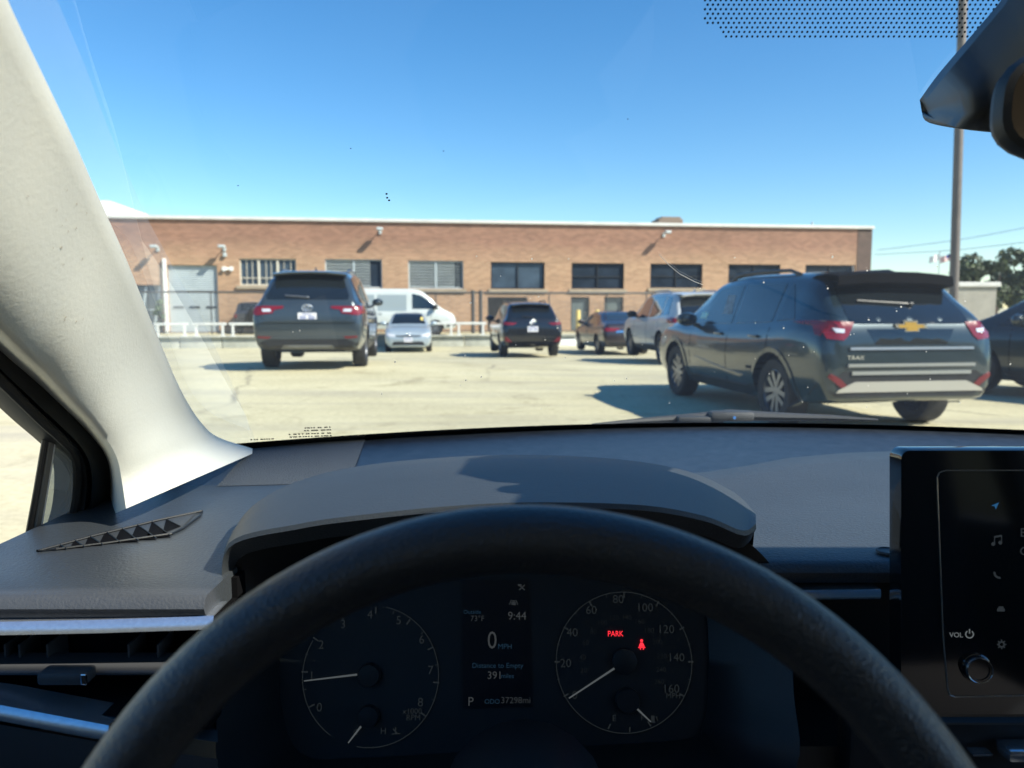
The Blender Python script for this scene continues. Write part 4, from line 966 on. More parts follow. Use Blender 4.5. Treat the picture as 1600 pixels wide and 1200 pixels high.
def glass_at(u, v, off=0.):
    """where the ray through a photo pixel meets the windscreen"""
    r = ray(u, v); d = .9
    for _ in range(40):
        p = CAM + r * d; t = (p.z - .975) / .50
        for _k in range(3): t = (p.z - .975 - .022 * math.sin(math.pi * max(0, min(1, t)))) / .50
        s = (p.x - XC) / (.86 - .15 * t); yb = 1.37 - .26 * s * s; yt = .50 - .19 * s * s
        d += (yb + (yt - yb) * t - d) * .5
    return CAM + r * (d - off)

# windscreen with its dark printed edge, dots and small marks
n_s, n_t = 36, 24
mb = MB(); mb.grid([[glass_pt(-1 + 2 * i / n_s, 1.3 * j / n_t) for i in range(n_s + 1)] for j in range(n_t + 1)])
WS = mb.build('windscreen', glass_sheet('windscreen_glass', (.95, .985, .955), 2.3, .007), OWN, True, 80)
def nrm_in(s, t):
    a = glass_pt(s + .01, t) - glass_pt(s - .01, t); b = glass_pt(s, t + .01) - glass_pt(s, t - .01); return a.cross(b).normalized() * (1 if a.cross(b).y < 0 else -1)
mb = MB(); off = .004
def band(s0, s1, t0, t1, ns, nt):
    mb.grid([[(lambda s, t: glass_pt(s, t) + nrm_in(s, t) * off)(s0 + (s1 - s0) * i / ns, t0 + (t1 - t0) * j / nt) for i in range(ns + 1)] for j in range(nt + 1)])
band(-1, 1, 0, .05, 40, 2); band(-1, -.975, .05, 1.3, 1, 24); band(.965, 1, .05, 1.3, 1, 24)
mb.build('frit_border', M['gloss_black'], WS)
# dot band at the top of the glass (a strip round the mirror foot)
mb = MB(); x0, x1 = .145, .56
row = 0; z_lo, z_hi = None, None
for j in range(16):
    for i in range(-2, 120):
        u = 1118 + i * 8.2 + (4.1 if j % 2 else 0); v = 57 - j * 7.1
        cr = 0
        if j < 3 and u < 1116 + (17, 8, 3)[j]: continue
        if u > 1900: break
        p = glass_at(u, v, .003)
        rr = .00098
        mb.add([p + X * rr * math.cos(q * math.pi / 3) + Vector((0, -.47, .88)) * rr * math.sin(q * math.pi / 3) for q in range(6)], [(0, 1, 2, 3, 4, 5)])
mb.build('dot_band', M['gloss_black'], WS)
# pale veil strip beside the pillar, painting the pillar trim's reflection (on the outer face of the glass)
def st_of(u, v):
    p = glass_at(u, v); t = (p.z - .975) / .50
    for _k in range(6): t = (p.z - .975 - .022 * math.sin(math.pi * max(0, min(1, t)))) / .50
    return (p.x - XC) / (.86 - .15 * t), t
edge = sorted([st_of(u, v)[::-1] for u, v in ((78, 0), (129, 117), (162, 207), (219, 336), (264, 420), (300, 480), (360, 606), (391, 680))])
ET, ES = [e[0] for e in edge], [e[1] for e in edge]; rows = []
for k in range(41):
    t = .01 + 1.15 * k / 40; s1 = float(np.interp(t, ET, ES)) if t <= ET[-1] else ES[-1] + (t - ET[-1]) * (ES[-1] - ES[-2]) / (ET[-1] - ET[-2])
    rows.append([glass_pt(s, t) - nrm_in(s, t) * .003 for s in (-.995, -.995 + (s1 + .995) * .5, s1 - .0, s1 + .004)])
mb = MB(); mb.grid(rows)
dm = bpy.data.materials.new('painted_pillar_veil'); dm.use_nodes = True; N, L = nodes_of(dm); N.remove(N['Principled BSDF'])
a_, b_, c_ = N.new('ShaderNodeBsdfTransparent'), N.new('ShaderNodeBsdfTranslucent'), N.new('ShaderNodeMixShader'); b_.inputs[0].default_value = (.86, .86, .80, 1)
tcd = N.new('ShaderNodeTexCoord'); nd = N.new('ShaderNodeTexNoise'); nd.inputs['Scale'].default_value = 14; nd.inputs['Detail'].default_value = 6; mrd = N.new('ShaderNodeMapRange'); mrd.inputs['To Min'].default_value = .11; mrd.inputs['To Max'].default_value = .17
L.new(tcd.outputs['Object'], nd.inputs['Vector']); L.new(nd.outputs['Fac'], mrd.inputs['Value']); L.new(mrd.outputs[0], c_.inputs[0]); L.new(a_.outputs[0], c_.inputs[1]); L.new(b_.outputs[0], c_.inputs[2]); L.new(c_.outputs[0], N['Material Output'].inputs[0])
mb.build('reflection_veil', dm, WS, True, 80)
# certificate mark printed low on the glass (too small to read), dust specks and a fine scratch
mb = MB(); r2 = random.Random(4)
for (u0, u1, v0, rows_, dens) in ((392, 430, 687, 1, 8), (452, 520, 683, 2, 14), (476, 520, 673, 2, 9)):
    for rr in range(rows_):
        for k in range(dens):
            u = u0 + (u1 - u0) * (k + r2.random() * .6) / dens; v = v0 - rr * 4.2 - (u - u0) * .035; p = glass_at(u, v, .004); w = r2.uniform(.0011, .0022)
            mb.add([p + X * a * w + Z * b * .0009 for a, b in ((-1, -1), (1, -1), (1, 1), (-1, 1))], [(0, 1, 2, 3)])
mb.build('glass_print', M['black'], WS)
mb = MB()
for k in range(64):
    u = r2.choice((r2.uniform(420, 1590), r2.gauss(1300, 170), r2.gauss(840, 90))); v = r2.choice((r2.uniform(400, 640), r2.gauss(530, 60)))
    if not (330 < u < 1590 and 395 < v < 645): continue
    p = glass_at(u, v, .004); a = r2.uniform(0, 3); w = r2.uniform(.0005, .0013); l = w * r2.choice((1, 1, 1.6)); d1 = X * math.cos(a) + Z * math.sin(a); d2 = Z * math.cos(a) - X * math.sin(a)
    mb.add([p + d1 * l * math.cos(q * math.pi / 4) + d2 * w * math.sin(q * math.pi / 4) for q in range(8)], [range(8)])
mb.build('dried_drop', mat('dried_water_mark', (.75, .75, .72), .4), WS)
mb = MB(); mb.tube([glass_at(u, v, .004) for u, v in ((1030, 398), (1045, 414), (1062, 428), (1085, 440), (1098, 445))], .0003, 5); mb.build('scratch', bpy.data.materials['dried_water_mark'], WS)
mb = MB()
for u, v in ((605, 309), (548, 232), (604, 303), (608, 313), (372, 290), (981, 186), (693, 236)):
    p = glass_at(u, v, .004); w = .0012 if 600 < u < 610 else .0006
    mb.add([p + X * w * math.cos(q) + Z * w * .8 * math.sin(q) for q in [k * 1.047 for k in range(6)]], [range(6)])
mb.build('dirt_speck', M['black'], WS)

# ---- dashboard
def yB(x): return float(pchip([-.55, -.38, 0, .24, .42, .57, .75, 1.3], [.97, .98, 1.0, 1.01, 1.10, 1.145, 1.15, 1.05], x))
def yF(x): return .598 if x < -.245 else (.76 if x < .225 else .682)
def zpad(x, y): return .970 + .014 * sstep(.85, 1.1, y) * sstep(-.2, .3, x)
xs = [-.500, -.47, -.40, -.33, -.28, -.2451, -.2449] + [-.2 + .05 * k for k in range(9)] + [.2249, .2251, .26, .32, .4, .5, .6, .75, .9, 1.05, 1.22]
rows = []
for kk in range(9):
    r = []
    for x in xs: y = yB(x) + (yF(x) - yB(x)) * kk / 8; r.append(Vector((x, y, zpad(x, y))))
    rows.insert(0, r)
pre = [[Vector((x, yF(x) + dy, zpad(x, yF(x)) + dz)) for x in xs] for dy, dz in ((.08, -.030), (.002, -.022), (-.006, -.0135), (-.008, -.009), (-.005, -.0025))]
post = [[Vector((x, yB(x) + .004, zpad(x, yB(x)) - .002)) for x in xs], [Vector((x, yB(x) + .007, zpad(x, yB(x)) - .02)) for x in xs]]
mb = MB(); mb.grid(pre + rows + post); DASH = mb.build('dashboard', M['pad'], OWN, True, 40)
def zfront(x, y):
    a, b = yB(x), glass_yb(x) - .015; return .968 + (zpad(x, a) - .968) * .35 + .020 * max(0, min(1, (y - a) / (b - a)))
rows = []
for kk in range(9):
    r = []
    for i in range(40):
        x = -.50 + 1.72 * i / 39; a, b = yB(x) - .01, max(yB(x) + .02, glass_yb(x) - .012); y = a + (b - a) * kk / 8; r.append(Vector((x, y, zfront(x, y))))
    rows.append(r)
rows.append([p + Vector((0, .01, -.05)) for p in rows[-1]])
mb = MB(); mb.grid(rows); mb.build('front_panel', M['front_pad'], DASH, True, 50)
# fine mesh loudspeaker grille in the left corner of the panel
mg = mat('speaker_mesh', (.085, .092, .098), .6, bump=('voronoi', 560, .7, .002), var=(6, .08))
rows = []
for k in range(7):
    t = k / 6; a = Vector((*PX(340 + t * 55, 745 - 34 * t, 1).xy, 0)); r = []
    for i in range(15):
        q = i / 14; u = (338 + (392 - 338) * t) + q * ((545 + 28 * t) - (338 + 54 * t)); v = (747 - 36 * t) + q * ((742 - 50 * t) - (747 - 36 * t))
        p = on_plane(u, v, Vector((0, 0, .981)), Z); p.z = zfront(p.x, p.y) + .0018; r.append(p)
    rows.append(r)
mb = MB(); mb.grid(rows); mb.build('speaker_grille', mg, DASH, True, 60)
# side demister vent: bezel, dark slot and slanted fins, lying on the pad
def on_pad(u, v, h=.0): p = on_plane(u, v, Vector((0, 0, .970 + h)), Z); return p
out = [(58, 861), (150, 836), (250, 812), (317, 798), (312, 806), (285, 826), (268, 834), (170, 848), (88, 858)]
mb = MB(); mb.tube([on_pad(u, v, .0015) for u, v in out], .0013, 6, closed=True); SV = mb.build('demister_vent', M['interior_black'], DASH, True)
mb = MB(); mb.add([on_pad(u, v, .0010) for u, v in ((70, 860), (150, 838), (246, 815), (308, 800), (284, 824), (268, 832), (170, 846), (92, 857))], [range(8)]); mb.build('vent_ledge', M['lower_pad'], SV)
TRI = [((165, 577), (171, 565), (190, 577)), ((201, 573), (211, 551), (241, 571)), ((241, 568), (253, 539), (293, 565)), ((282, 563), (300, 527), (342, 558)), ((325, 558), (345, 517), (396, 555)), ((370, 551), (390, 508), (446, 548)), ((415, 547), (432, 500), (487, 541)), ((462, 533), (472, 493), (513, 513))]
for a, b, c in TRI:
    f = lambda p, h: on_pad(p[0] * .55, 540 + p[1] * .55, h)
    mb = MB(); mb.add([f(a, .0016), f(b, .0016), f(c, .0016)], [(0, 1, 2)]); so_ = mb.build('vent_slot', M['dark'], SV)
    mb = MB(); mb.tube([f(b, .002), f(c, .002)], .0005, 6); mb.build('vent_fin', M['interior_black'], SV)
# silver strips, left air vent
def strip(name, pts, h, m, parent=OWN, thick=.006):
    """pts: photo px + depth along the middle; h: height in px"""
    R0, R1, R2 = [], [], []
    for u, v, d in pts:
        a, b = PX(u, v - h / 2, d + .004), PX(u, v + h / 2, d); R0.append(a); R1.append(b)
    mb = MB(); mb.grid([[p + Vector((0, .03, 0)) for p in R0], R0, [(p + q) / 2 + Vector((0, -.001, .0005)) for p, q in zip(R0, R1)], R1, [p + Vector((0, .03, -.002)) for p in R1]])
    return mb.build(name, m, parent, True, 30)
strip('trim_strip', [(-160, 985, .588), (0, 982, .588), (150, 979, .589), (300, 974, .590), (334, 972, .590)], 21, M['satin'])
VL = MB(); VL.box((-.42, .66, .90), (.36, .02, .13)); VL.box((-.42, .625, .872), (.36, .09, .012)); VL.box((-.42, .63, .944), (.36, .07, .006))
VO = VL.build('air_vent', M['dark'], OWN)
for u in (-30, 20, 42, 85, 210, 255, 300):
    mb = MB(); a, b = PX(u, 1000, .63), PX(u + 1, 1040, .632); mb.box(((a.x + b.x) / 2, .636, (a.z + b.z) / 2), (.0016, .03, abs(a.z - b.z)), bev=0); mb.build('vane', M['lower_pad'], VO)
mb = MB(); a, b = PX(-60, 1050, .60), PX(330, 1052, .60); mb.box(((a.x + b.x) / 2, .615, a.z), (b.x - a.x, .034, .005), bev=.002); mb.build('cross_blade', M['lower_pad'], VO)
mb = MB(); a, b = PX(58, 1061, .583), PX(136, 1061, .583); mb.box(((a.x + b.x) / 2, .590, a.z), (b.x - a.x, .018, .0105), bev=.003); TB = mb.build('vent_tab', M['lower_pad'], VO, True)
mb = MB(); a, b = PX(122, 1062, .580), PX(134, 1054, .580); mb.box((b.x - .002, .5808, a.z), (.005, .002, .009), bev=.0008); mb.build('tab_tip', M['chrome'], TB)
strip('lower_trim_strip', [(-160, 1090, .566), (0, 1114, .565), (80, 1129, .565), (170, 1146, .565)], 25, M['satin'])
mb = MB(); A = [PX(-160, 1076, .60), PX(0, 1088, .60), PX(110, 1100, .60), PX(190, 1118, .60), PX(340, 1122, .61)]; B_ = [PX(-160, 1082, .57), PX(0, 1104, .57), PX(90, 1120, .57), PX(170, 1134, .57), PX(340, 1160, .58)]
mb.grid([A, B_]); mb.grid([[PX(-160, 1106, .567), PX(0, 1132, .567), PX(90, 1148, .567), PX(170, 1162, .567), PX(340, 1186, .58)], [PX(-160, 1380, .585), PX(0, 1390, .585), PX(90, 1390, .585), PX(170, 1390, .585), PX(340, 1390, .6)]])
mb.build('lower_panel', M['lower_pad'], OWN, True)
# right hand recess with its strip
strip('passenger_trim_strip', [(1225, 930, .672), (1300, 929, .672), (1376, 928, .672)], 15, M['satin'])
mb = MB(); mb.box((.66, .74, .88), (.86, .02, .17)); mb.box((.66, .70, .80), (.86, .10, .02)); mb.build('passenger_vent', M['interior_black'], OWN)

# ---- instrument binnacle
def rs(pts, n=64):
    C = catmull([PX(*p) for p in pts], 12); L_ = [0]
    for i in range(1, len(C)): L_.append(L_[-1] + (C[i] - C[i - 1]).length)
    o = []
    for k in range(n + 1):
        t = L_[-1] * k / n; i = max(0, min(len(C) - 2, int(np.searchsorted(L_, t) - 1))); q = (t - L_[i]) / max(1e-9, L_[i + 1] - L_[i]); o.append(C[i].lerp(C[i + 1], q))
    return o
back = rs([(346, 905, .70), (353, 856, .72), (395, 790, .77), (480, 747, .82), (600, 723, .85), (780, 711, .86), (950, 716, .855), (1070, 735, .83), (1145, 768, .78), (1181, 803, .72)])
lip = rs([(348, 915, .645), (360, 846, .64), (470, 818, .625), (560, 805, .615), (700, 791, .605), (830, 785, .60), (1000, 789, .605), (1100, 806, .62), (1160, 829, .64), (1181, 818, .66)])
crest = []
for i in range(65):
    q = i / 64; w = .62 + .10 * math.sin(math.pi * q); p = lip[i].lerp(back[i], 1 - w) if False else lip[i].lerp(back[i], .42); crest.append(p + Z * (.006 * math.sin(math.pi * q)))
m1 = [c.lerp(b, .5) + Z * .0045 * math.sin(math.pi * i / 64) for i, (c, b) in enumerate(zip(crest, back))]
skirt = [p + Vector((0, .012, -.075)) for p in back]
f1 = [p + Vector((0, -.0015, -.004)) for p in lip]; f2 = [p + Vector((0, .014, -.020)) for p in lip]; f3 = [p + Vector((0, .075, -.030)) for p in lip]
mb = MB(); mb.grid([skirt, back, m1, crest, lip, f1, f2, f3]); HOOD = mb.build('instrument_hood', M['hood_pad'], OWN, True, 32)
# bezel ring from the hood to the dial panel
PN = Vector((0, -math.cos(rad(14)), math.sin(rad(14)))); PP = PX(775, 1040, .70); EY = Vector((0, math.sin(rad(14)), math.cos(rad(14))))
def pan(u, v, off=0.): return on_plane(u, v, PP + PN * off, PN)
O_ = [(338, 985, .62), (347, 915, .655), (362, 870, .66), (480, 842, .66), (660, 815, .65), (830, 806, .65), (1000, 812, .65), (1110, 832, .66), (1172, 850, .67), (1222, 920, .68), (1240, 1080, .64), (1230, 1215, .60), (1000, 1240, .57), (800, 1245, .56), (560, 1240, .57), (360, 1230, .585), (338, 1100, .60)]
I_ = [(436, 1010), (452, 960), (490, 920), (570, 893), (690, 884), (830, 882), (980, 884), (1050, 893), (1090, 915), (1104, 960), (1108, 1060), (1100, 1132), (1060, 1158), (800, 1172), (560, 1186), (470, 1180), (438, 1110)]
oc = catmull([PX(*p) for p in O_], 6, True); ic = catmull([pan(u, v, .004) for u, v in I_], 6, True)
mb = MB(); mb.grid([oc, [a.lerp(b, .5) + Vector((0, -.006, -.004)) for a, b in zip(oc, ic)], ic, [p - PN * .012 for p in ic]], 0, True); mb.build('cluster_bezel', M['interior_black'], HOOD, True, 45)
mb = MB(); mb.add([pan(u, v) for u, v in ((400, 860), (1150, 860), (1150, 1215), (400, 1215))], [(0, 1, 2, 3)]); CL = mb.build('instrument_panel', M['dial'], OWN)
pxm = .70 / FPX   # metres per photo pixel at the panel
def ring(mb, c, r, w, a0=0, a1=360, n=72, off=.002, mi=0):
    C = pan(*c, off); k0 = [C + X * math.cos(rad(a0 + (a1 - a0) * i / n)) * (r - w) * pxm + EY * math.sin(rad(a0 + (a1 - a0) * i / n)) * (r - w) * pxm for i in range(n + 1)]
    k1 = [C + X * math.cos(rad(a0 + (a1 - a0) * i / n)) * r * pxm + EY * math.sin(rad(a0 + (a1 - a0) * i / n)) * r * pxm for i in range(n + 1)]
    mb.grid([k0, k1], mi)
def line(mb, a, b, w, off=.003, mi=0, w2=None):
    A, B = pan(*a, off), pan(*b, off); d = (B - A).normalized(); s = d.cross(PN) * pxm * .5; w2 = w if w2 is None else w2
    mb.add([A - s * w, B - s * w2, B + s * w2, A + s * w], [(0, 1, 2, 3)], mi)
def txt(mb, body, u, v, h, off=.003, mi=0, wide=1.): put_text(mb, body, pan(u, v, off), X, EY, h / .72 * pxm, mi, wide)
def dial(name, c, r, arcs, label=None):
    mb = MB(); C = pan(*c, .0015); mb.add([C + X * math.cos(k * math.pi / 36) * r * pxm + EY * math.sin(k * math.pi / 36) * r * pxm for k in range(72)], [range(72)])
    d = mb.build(name, M['dial'], CL); mb = MB()
    for a0, a1 in arcs: ring(mb, c, r, 1.3, a0, a1)
    mb.build('dial_ring', M['ink_dim'] if False else M['ink'], d); return d
TA = dial('tachometer', (579, 1056), 111, ((-100, 78), (150, 236)))
mb = MB()
for t, u, v in (('0', 499, 1105), ('1', 487, 1056), ('2', 502, 1007), ('3', 536, 975), ('4', 578, 960), ('5', 623, 969), ('6', 659, 999), ('7', 673, 1047), ('8', 657, 1097)): txt(mb, t, u, v, 14)
txt(mb, 'x1000', 644, 1111, 9); txt(mb, 'RPM', 646, 1121, 9); txt(mb, 'H', 599, 1142, 10); txt(mb, 'C', 556, 1144, 9)
for k in range(17):
    a = rad(207 - k * 15.2); r0_, r1_ = 108, (98 if k % 2 == 0 else 102); line(mb, (579 + r0_ * math.cos(a), 1056 - r0_ * math.sin(a)), (579 + r1_ * math.cos(a), 1056 - r1_ * math.sin(a)), 2.4 if k % 2 == 0 else 1.2)
line(mb, (614, 1139), (622, 1147), 2); line(mb, (618, 1136), (618, 1146), 2); line(mb, (612, 1147), (626, 1146), 1.5)
mb.build('dial_markings', M['ink'], TA)
mb = MB(); line(mb, (558, 1054), (475, 1064), 3.2, .007, 0, 2); mb.build('needle', M['needle'], TA)
mb = MB(); line(mb, (564, 1135), (544, 1161), 3.2, .007, 0, 2); mb.build('temperature_needle', M['needle'], TA)
for c, r in (((578, 1053), 18), ((577, 1117), 17)):
    mb = MB(); mb.lathe([(r * pxm, 0), (r * pxm, .007), (r * pxm * .92, .009), (0, .0095)], pan(*c, .0015), PN, 28); mb.build('needle_cap', M['interior_black'], TA, True)
SP_ = dial('speedometer', (975, 1034), 111, ((-180, 180),))
mb = MB()
for t, u, v in (('0', 898, 1086), ('20', 884, 1036), ('40', 894, 988), ('60', 924, 953), ('80', 966, 936), ('100', 1009, 949), ('120', 1042, 983), ('140', 1058, 1027), ('160', 1050, 1076)): txt(mb, t, u, v, 13.5)
txt(mb, 'MPH', 1052, 1087, 8.5); txt(mb, 'E', 960, 1122, 10); txt(mb, 'F', 1004, 1122, 9)
for k in range(17):
    a = rad(210 - k * 15); r1_ = 100 if k % 2 == 0 else 103; line(mb, (975 + 109 * math.cos(a), 1034 - 109 * math.sin(a)), (975 + r1_ * math.cos(a), 1034 - r1_ * math.sin(a)), 2.6 if k % 2 == 0 else 1.)
for a, b in (((954, 1131), (950, 1139)), ((984, 1136), (984, 1144)), ((1012, 1127), (1017, 1135))): line(mb, a, b, 2.4)
for a, b, w in (((1020, 1118), (1020, 1128), 6), ((1025, 1119), (1028, 1127), 1.4), ((1017, 1128.5), (1024, 1128.5), 1.5)): line(mb, a, b, w)
mb.build('dial_markings', M['ink'], SP_)
mb = MB()
for t, u, v in (('20', 912, 1047), ('40', 910, 1027), ('60', 915, 1004), ('80', 927, 987), ('100', 942, 972), ('120', 960, 965), ('140', 980, 965), ('160', 1000, 971), ('180', 1015, 985), ('200', 1027, 1003), ('220', 1034, 1025), ('240', 1033, 1046), ('260', 1030, 1065)): txt(mb, t, u, v, 8)
mb.build('inner_scale', M['ink_dim'], SP_)
mb = MB(); line(mb, (962, 1043), (889, 1091), 3.4, .007, 0, 2.2); mb.build('needle', M['needle'], SP_)
mb = MB(); line(mb, (996, 1108), (1017, 1128), 3.2, .007, 0, 2); mb.build('fuel_needle', M['needle'], SP_)
mb = MB(); mb.lathe([(20 * pxm, 0), (20 * pxm, .006), (18 * pxm, .0065), (0, .0065)], pan(975, 1032, .0015), PN, 28); mb.build('needle_cap', M['interior_black'], SP_, True)
mb = MB(); mb.lathe([(20 * pxm, 0), (20 * pxm, .005), (18 * pxm, .0065), (0, .0065)], pan(980, 1093, .0015), PN, 28); mb.build('needle_cap', M['interior_black'], SP_, True)
mb = MB(); txt(mb, 'PARK', 962, 990, 9, .0032, 0, .85); mb.build('park_light', M['red_glow'], SP_)
mb = MB(); C = (1003, 1002)
mb.add([pan(1002.5 + 2.3 * math.cos(k * math.pi / 6), 1001 + 2.3 * math.sin(k * math.pi / 6), .0032) for k in range(12)], [range(12)])
mb.add([pan(u, v, .0032) for u, v in ((1000.5, 1004), (1004.5, 1004), (1007.5, 1010.5), (998, 1010.5))], [(0, 1, 2, 3)]); line(mb, (997, 1011.8), (1008.5, 1011.8), 1.2)
line(mb, (1000, 1011), (1001, 1015), 1.6); line(mb, (1006, 1011), (1005, 1015), 1.6); mb.build('seat_belt_light', M['red_glow'], SP_)
mb = MB(); mb.add([pan(u, v, .0016) for u, v in ((722, 906), (826, 906), (832, 1104), (724, 1108))], [(0, 1, 2, 3)]); DI = mb.build('centre_display', M['display'], CL)
for n_, t_, u_, v_, h_, w_ in (('clock_readout', '9:44', 808, 962, 13, 1), ('speed_readout', '0', 769, 1000, 28, .85), ('range_readout', '391', 772, 1055, 12, 1), ('gear_readout', 'P', 736, 1096, 14, 1)):
    mb = MB(); txt(mb, t_, u_, v_, h_, .003, 0, w_); mb.build(n_, M['ink_white'], DI)
M['ink_grey'] = glow('display_grey', (.55, .62, .66), .02)
mb = MB(); txt(mb, '73°F', 746, 966, 9); mb.build('temperature_readout', M['ink_grey'], DI)
mb = MB(); txt(mb, '37298mi', 806, 1094, 10); mb.build('odometer_readout', M['ink_grey'], DI)
mb = MB()
for a, b, w in (((796, 945), (799, 937), 1.5), ((809, 945), (806, 937), 1.5), ((799, 943), (806, 943), 5), ((800, 939), (805, 939), 2.2), ((811, 922), (820, 914), 2), ((811, 914), (820, 922), 2), ((809, 914), (815, 914), 3)): line(mb, a, b, w)
mb.build('assist_icon', M['ink_grey'], DI)
mb = MB(); txt(mb, 'Outside', 738, 956, 6.5); mb.build('outside_caption', M['ink_blue'], DI)
mb = MB(); txt(mb, 'MPH', 789, 1010, 8.5); mb.build('speed_unit', M['ink_blue'], DI)
mb = MB(); txt(mb, 'ODO', 769, 1096, 7.5); mb.build('odometer_caption', M['ink_blue'], DI)
mb = MB(); txt(mb, 'Distance to Empty', 778, 1041, 8); txt(mb, 'miles', 793, 1056, 7.5); mb.build('range_caption', M['ink_blue'], DI)

# ---- steering wheel (rim fitted to the photograph), spokes and hub below the frame
R_W, tilt, yaw = .1859, .38705, -.01277; top = Vector((.0067, .3203, 1.1006))
e1 = Vector((math.cos(yaw), math.sin(yaw), 0)); nn = Vector((-math.sin(yaw) * math.cos(tilt), math.cos(yaw) * math.cos(tilt), -math.sin(tilt))); e2 = e1.cross(nn); e2 = e2 if e2.z > 0 else -e2
WC = top - e2 * .185
SW = bpy.data.objects.new('steering_wheel', None); COL.objects.link(SW); SW.parent = OWN; SW.empty_display_size = .05
rows = []
for k in range(120):
    th = 2 * math.pi * k / 120; rr = e1 * math.sin(th) + e2 * math.cos(th)
    rows.append([WC + rr * (R_W + .0145 * math.cos(2 * math.pi * j / 26)) + nn * (.0158 * math.sin(2 * math.pi * j / 26)) for j in range(26)])
rows.append(rows[0]); mb = MB(); mb.grid(rows, 0, True); mb.build('rim', M['leather'], SW, True, 80)
def spoke(a0, w0, w1, r0_, r1_):
    d = e1 * math.sin(a0) + e2 * math.cos(a0); s = e1 * math.cos(a0) - e2 * math.sin(a0); P = [WC + d * r0_ - s * w0, WC + d * r0_ + s * w0, WC + d * r1_ + s * w1, WC + d * r1_ - s * w1]
    mb = MB(); mb.prism([p + nn * .0 for p in P], nn * .02); return mb
for a in (rad(97), rad(-97)): spoke(a, .030, .022, .06, R_W - .008).build('spoke', M['interior_black'], SW)
for a in (rad(162), rad(-162)): spoke(a, .016, .012, .06, R_W - .008).build('lower_spoke', M['satin'], SW)
mb = MB(); mb.lathe([(0, -.035), (.05, -.032), (.075, -.02), (.082, .0), (.078, .02), (.05, .06), (.04, .12), (0, .12)], WC, nn, 36); mb.build('hub', M['interior_black'], SW, True, 50)
mb = MB(); pts = [WC + nn * .05 + e2 * -.0, WC + nn * .34 + e2 * .05]
mb.tube([WC + nn * .07, WC + nn * .2, WC + nn * .36], [.055, .062, .07], 20); mb.build('column_cover', M['interior_black'], OWN, True)
mb = MB(); mb.tube([WC + nn * .10 + e1 * .05, WC + nn * .10 + e1 * .17 + e2 * .02, WC + nn * .095 + e1 * .21 + e2 * .025], [.006, .008, .007], 10); mb.build('wiper_stalk', M['interior_black'], OWN, True)
mb = MB(); mb.tube([WC + nn * .10 - e1 * .05, WC + nn * .10 - e1 * .15 + e2 * .0, WC + nn * .095 - e1 * .18 + e2 * .0], [.006, .008, .007], 10); mb.build('indicator_stalk', M['interior_black'], OWN, True)

# ---- touch screen
SNn = Vector((-.05, -1, .10)).normalized(); SP0 = PX(1500, 900, .58)
def scr(u, v, off=0.): return on_plane(u, v, SP0 + SNn * off, SNn)
sx = X - SNn * X.dot(SNn); sx.normalize(); sy = SNn.cross(sx); sy = sy if sy.z > 0 else -sy; spm = .58 / FPX
def rrect(u0, v0, u1, v1, r, n=6):
    o = []
    for cu, cv, a0 in ((u1 - r, v0 + r, -90), (u1 - r, v1 - r, 0), (u0 + r, v1 - r, 90), (u0 + r, v0 + r, 180)):
        for k in range(n + 1): a = rad(a0 + 90 * k / n); o.append((cu + r * math.cos(a), cv + r * math.sin(a)))
    return o
o = rrect(1408, 704, 1965, 1116, 14); A = [scr(u, v) for u, v in o]; o2 = rrect(1404, 700, 1969, 1120, 16); B2 = [scr(u, v, -.004) for u, v in o2]
o3 = rrect(1404, 704, 1969, 1120, 16); C2 = [scr(u, v, -.004) - SNn * .016 for u, v in o2]
mb = MB(); mb.add(A, [range(len(A))]); mb.grid([A, B2, C2], 0, True); mb.add(C2, [range(len(C2))])
TS = mb.build('touch_screen', M['gloss_black'], OWN, True, 30)
mb = MB(); lp = [(1700, 735), (1478, 735), (1468, 738), (1464, 746), (1466, 800), (1474, 1000), (1481, 1078), (1484, 1086), (1492, 1089), (1700, 1085)]
mb.tube([scr(u, v, .0004) for u, v in lp], .00055, 6); mb.build('inlay_line', mat('inlay_grey', (.25, .24, .22), .25, .6), TS)
mb = MB(); mb.tube([scr(u, v, -.001) for u, v in ((1420, 1120), (1420, 715), (1440, 706), (1960, 702))], .0007, 6); mb.build('edge_line', mat('edge_grey', (.06, .065, .07), .2, .4), TS)
def stx(mb, body, u, v, h, wide=1.): put_text(mb, body, scr(u, v, .0007), sx, sy, h / .72 * spm, 0, wide)
def sln(mb, a, b, w):
    P, Q = scr(*a, .0007), scr(*b, .0007); d = (Q - P).normalized(); s = d.cross(SNn) * spm * w * .5; mb.add([P - s, Q - s, Q + s, P + s], [(0, 1, 2, 3)])
def sarc(mb, c, r, w, a0, a1, n=20):
    C = scr(*c, .0007); f = lambda q, a: C + (sx * math.cos(a) + sy * math.sin(a)) * q * spm
    mb.grid([[f(r - w / 2, rad(a0 + (a1 - a0) * k / n)) for k in range(n + 1)], [f(r + w / 2, rad(a0 + (a1 - a0) * k / n)) for k in range(n + 1)]])
mb = MB(); stx(mb, 'VOL', 1494, 992, 8); sarc(mb, (1515, 991), 6, 1.6, 125, 415); sln(mb, (1515, 983), (1515, 990), 1.6); mb.build('volume_lettering', M['ink_scr'], TS)
mb = MB(); stx(mb, 'E', 1599, 832, 14); stx(mb, 'C', 1600, 861, 14); mb.build('menu_lettering', M['ink_scr_dim'], TS)
mb = MB(); mb.add([scr(u, v, .0007) for u, v in ((1549, 790), (1561, 785), (1556, 796), (1554, 791))], [(0, 1, 2, 3)]); mb.build('arrow_icon', M['ink_scr_blue'], TS)
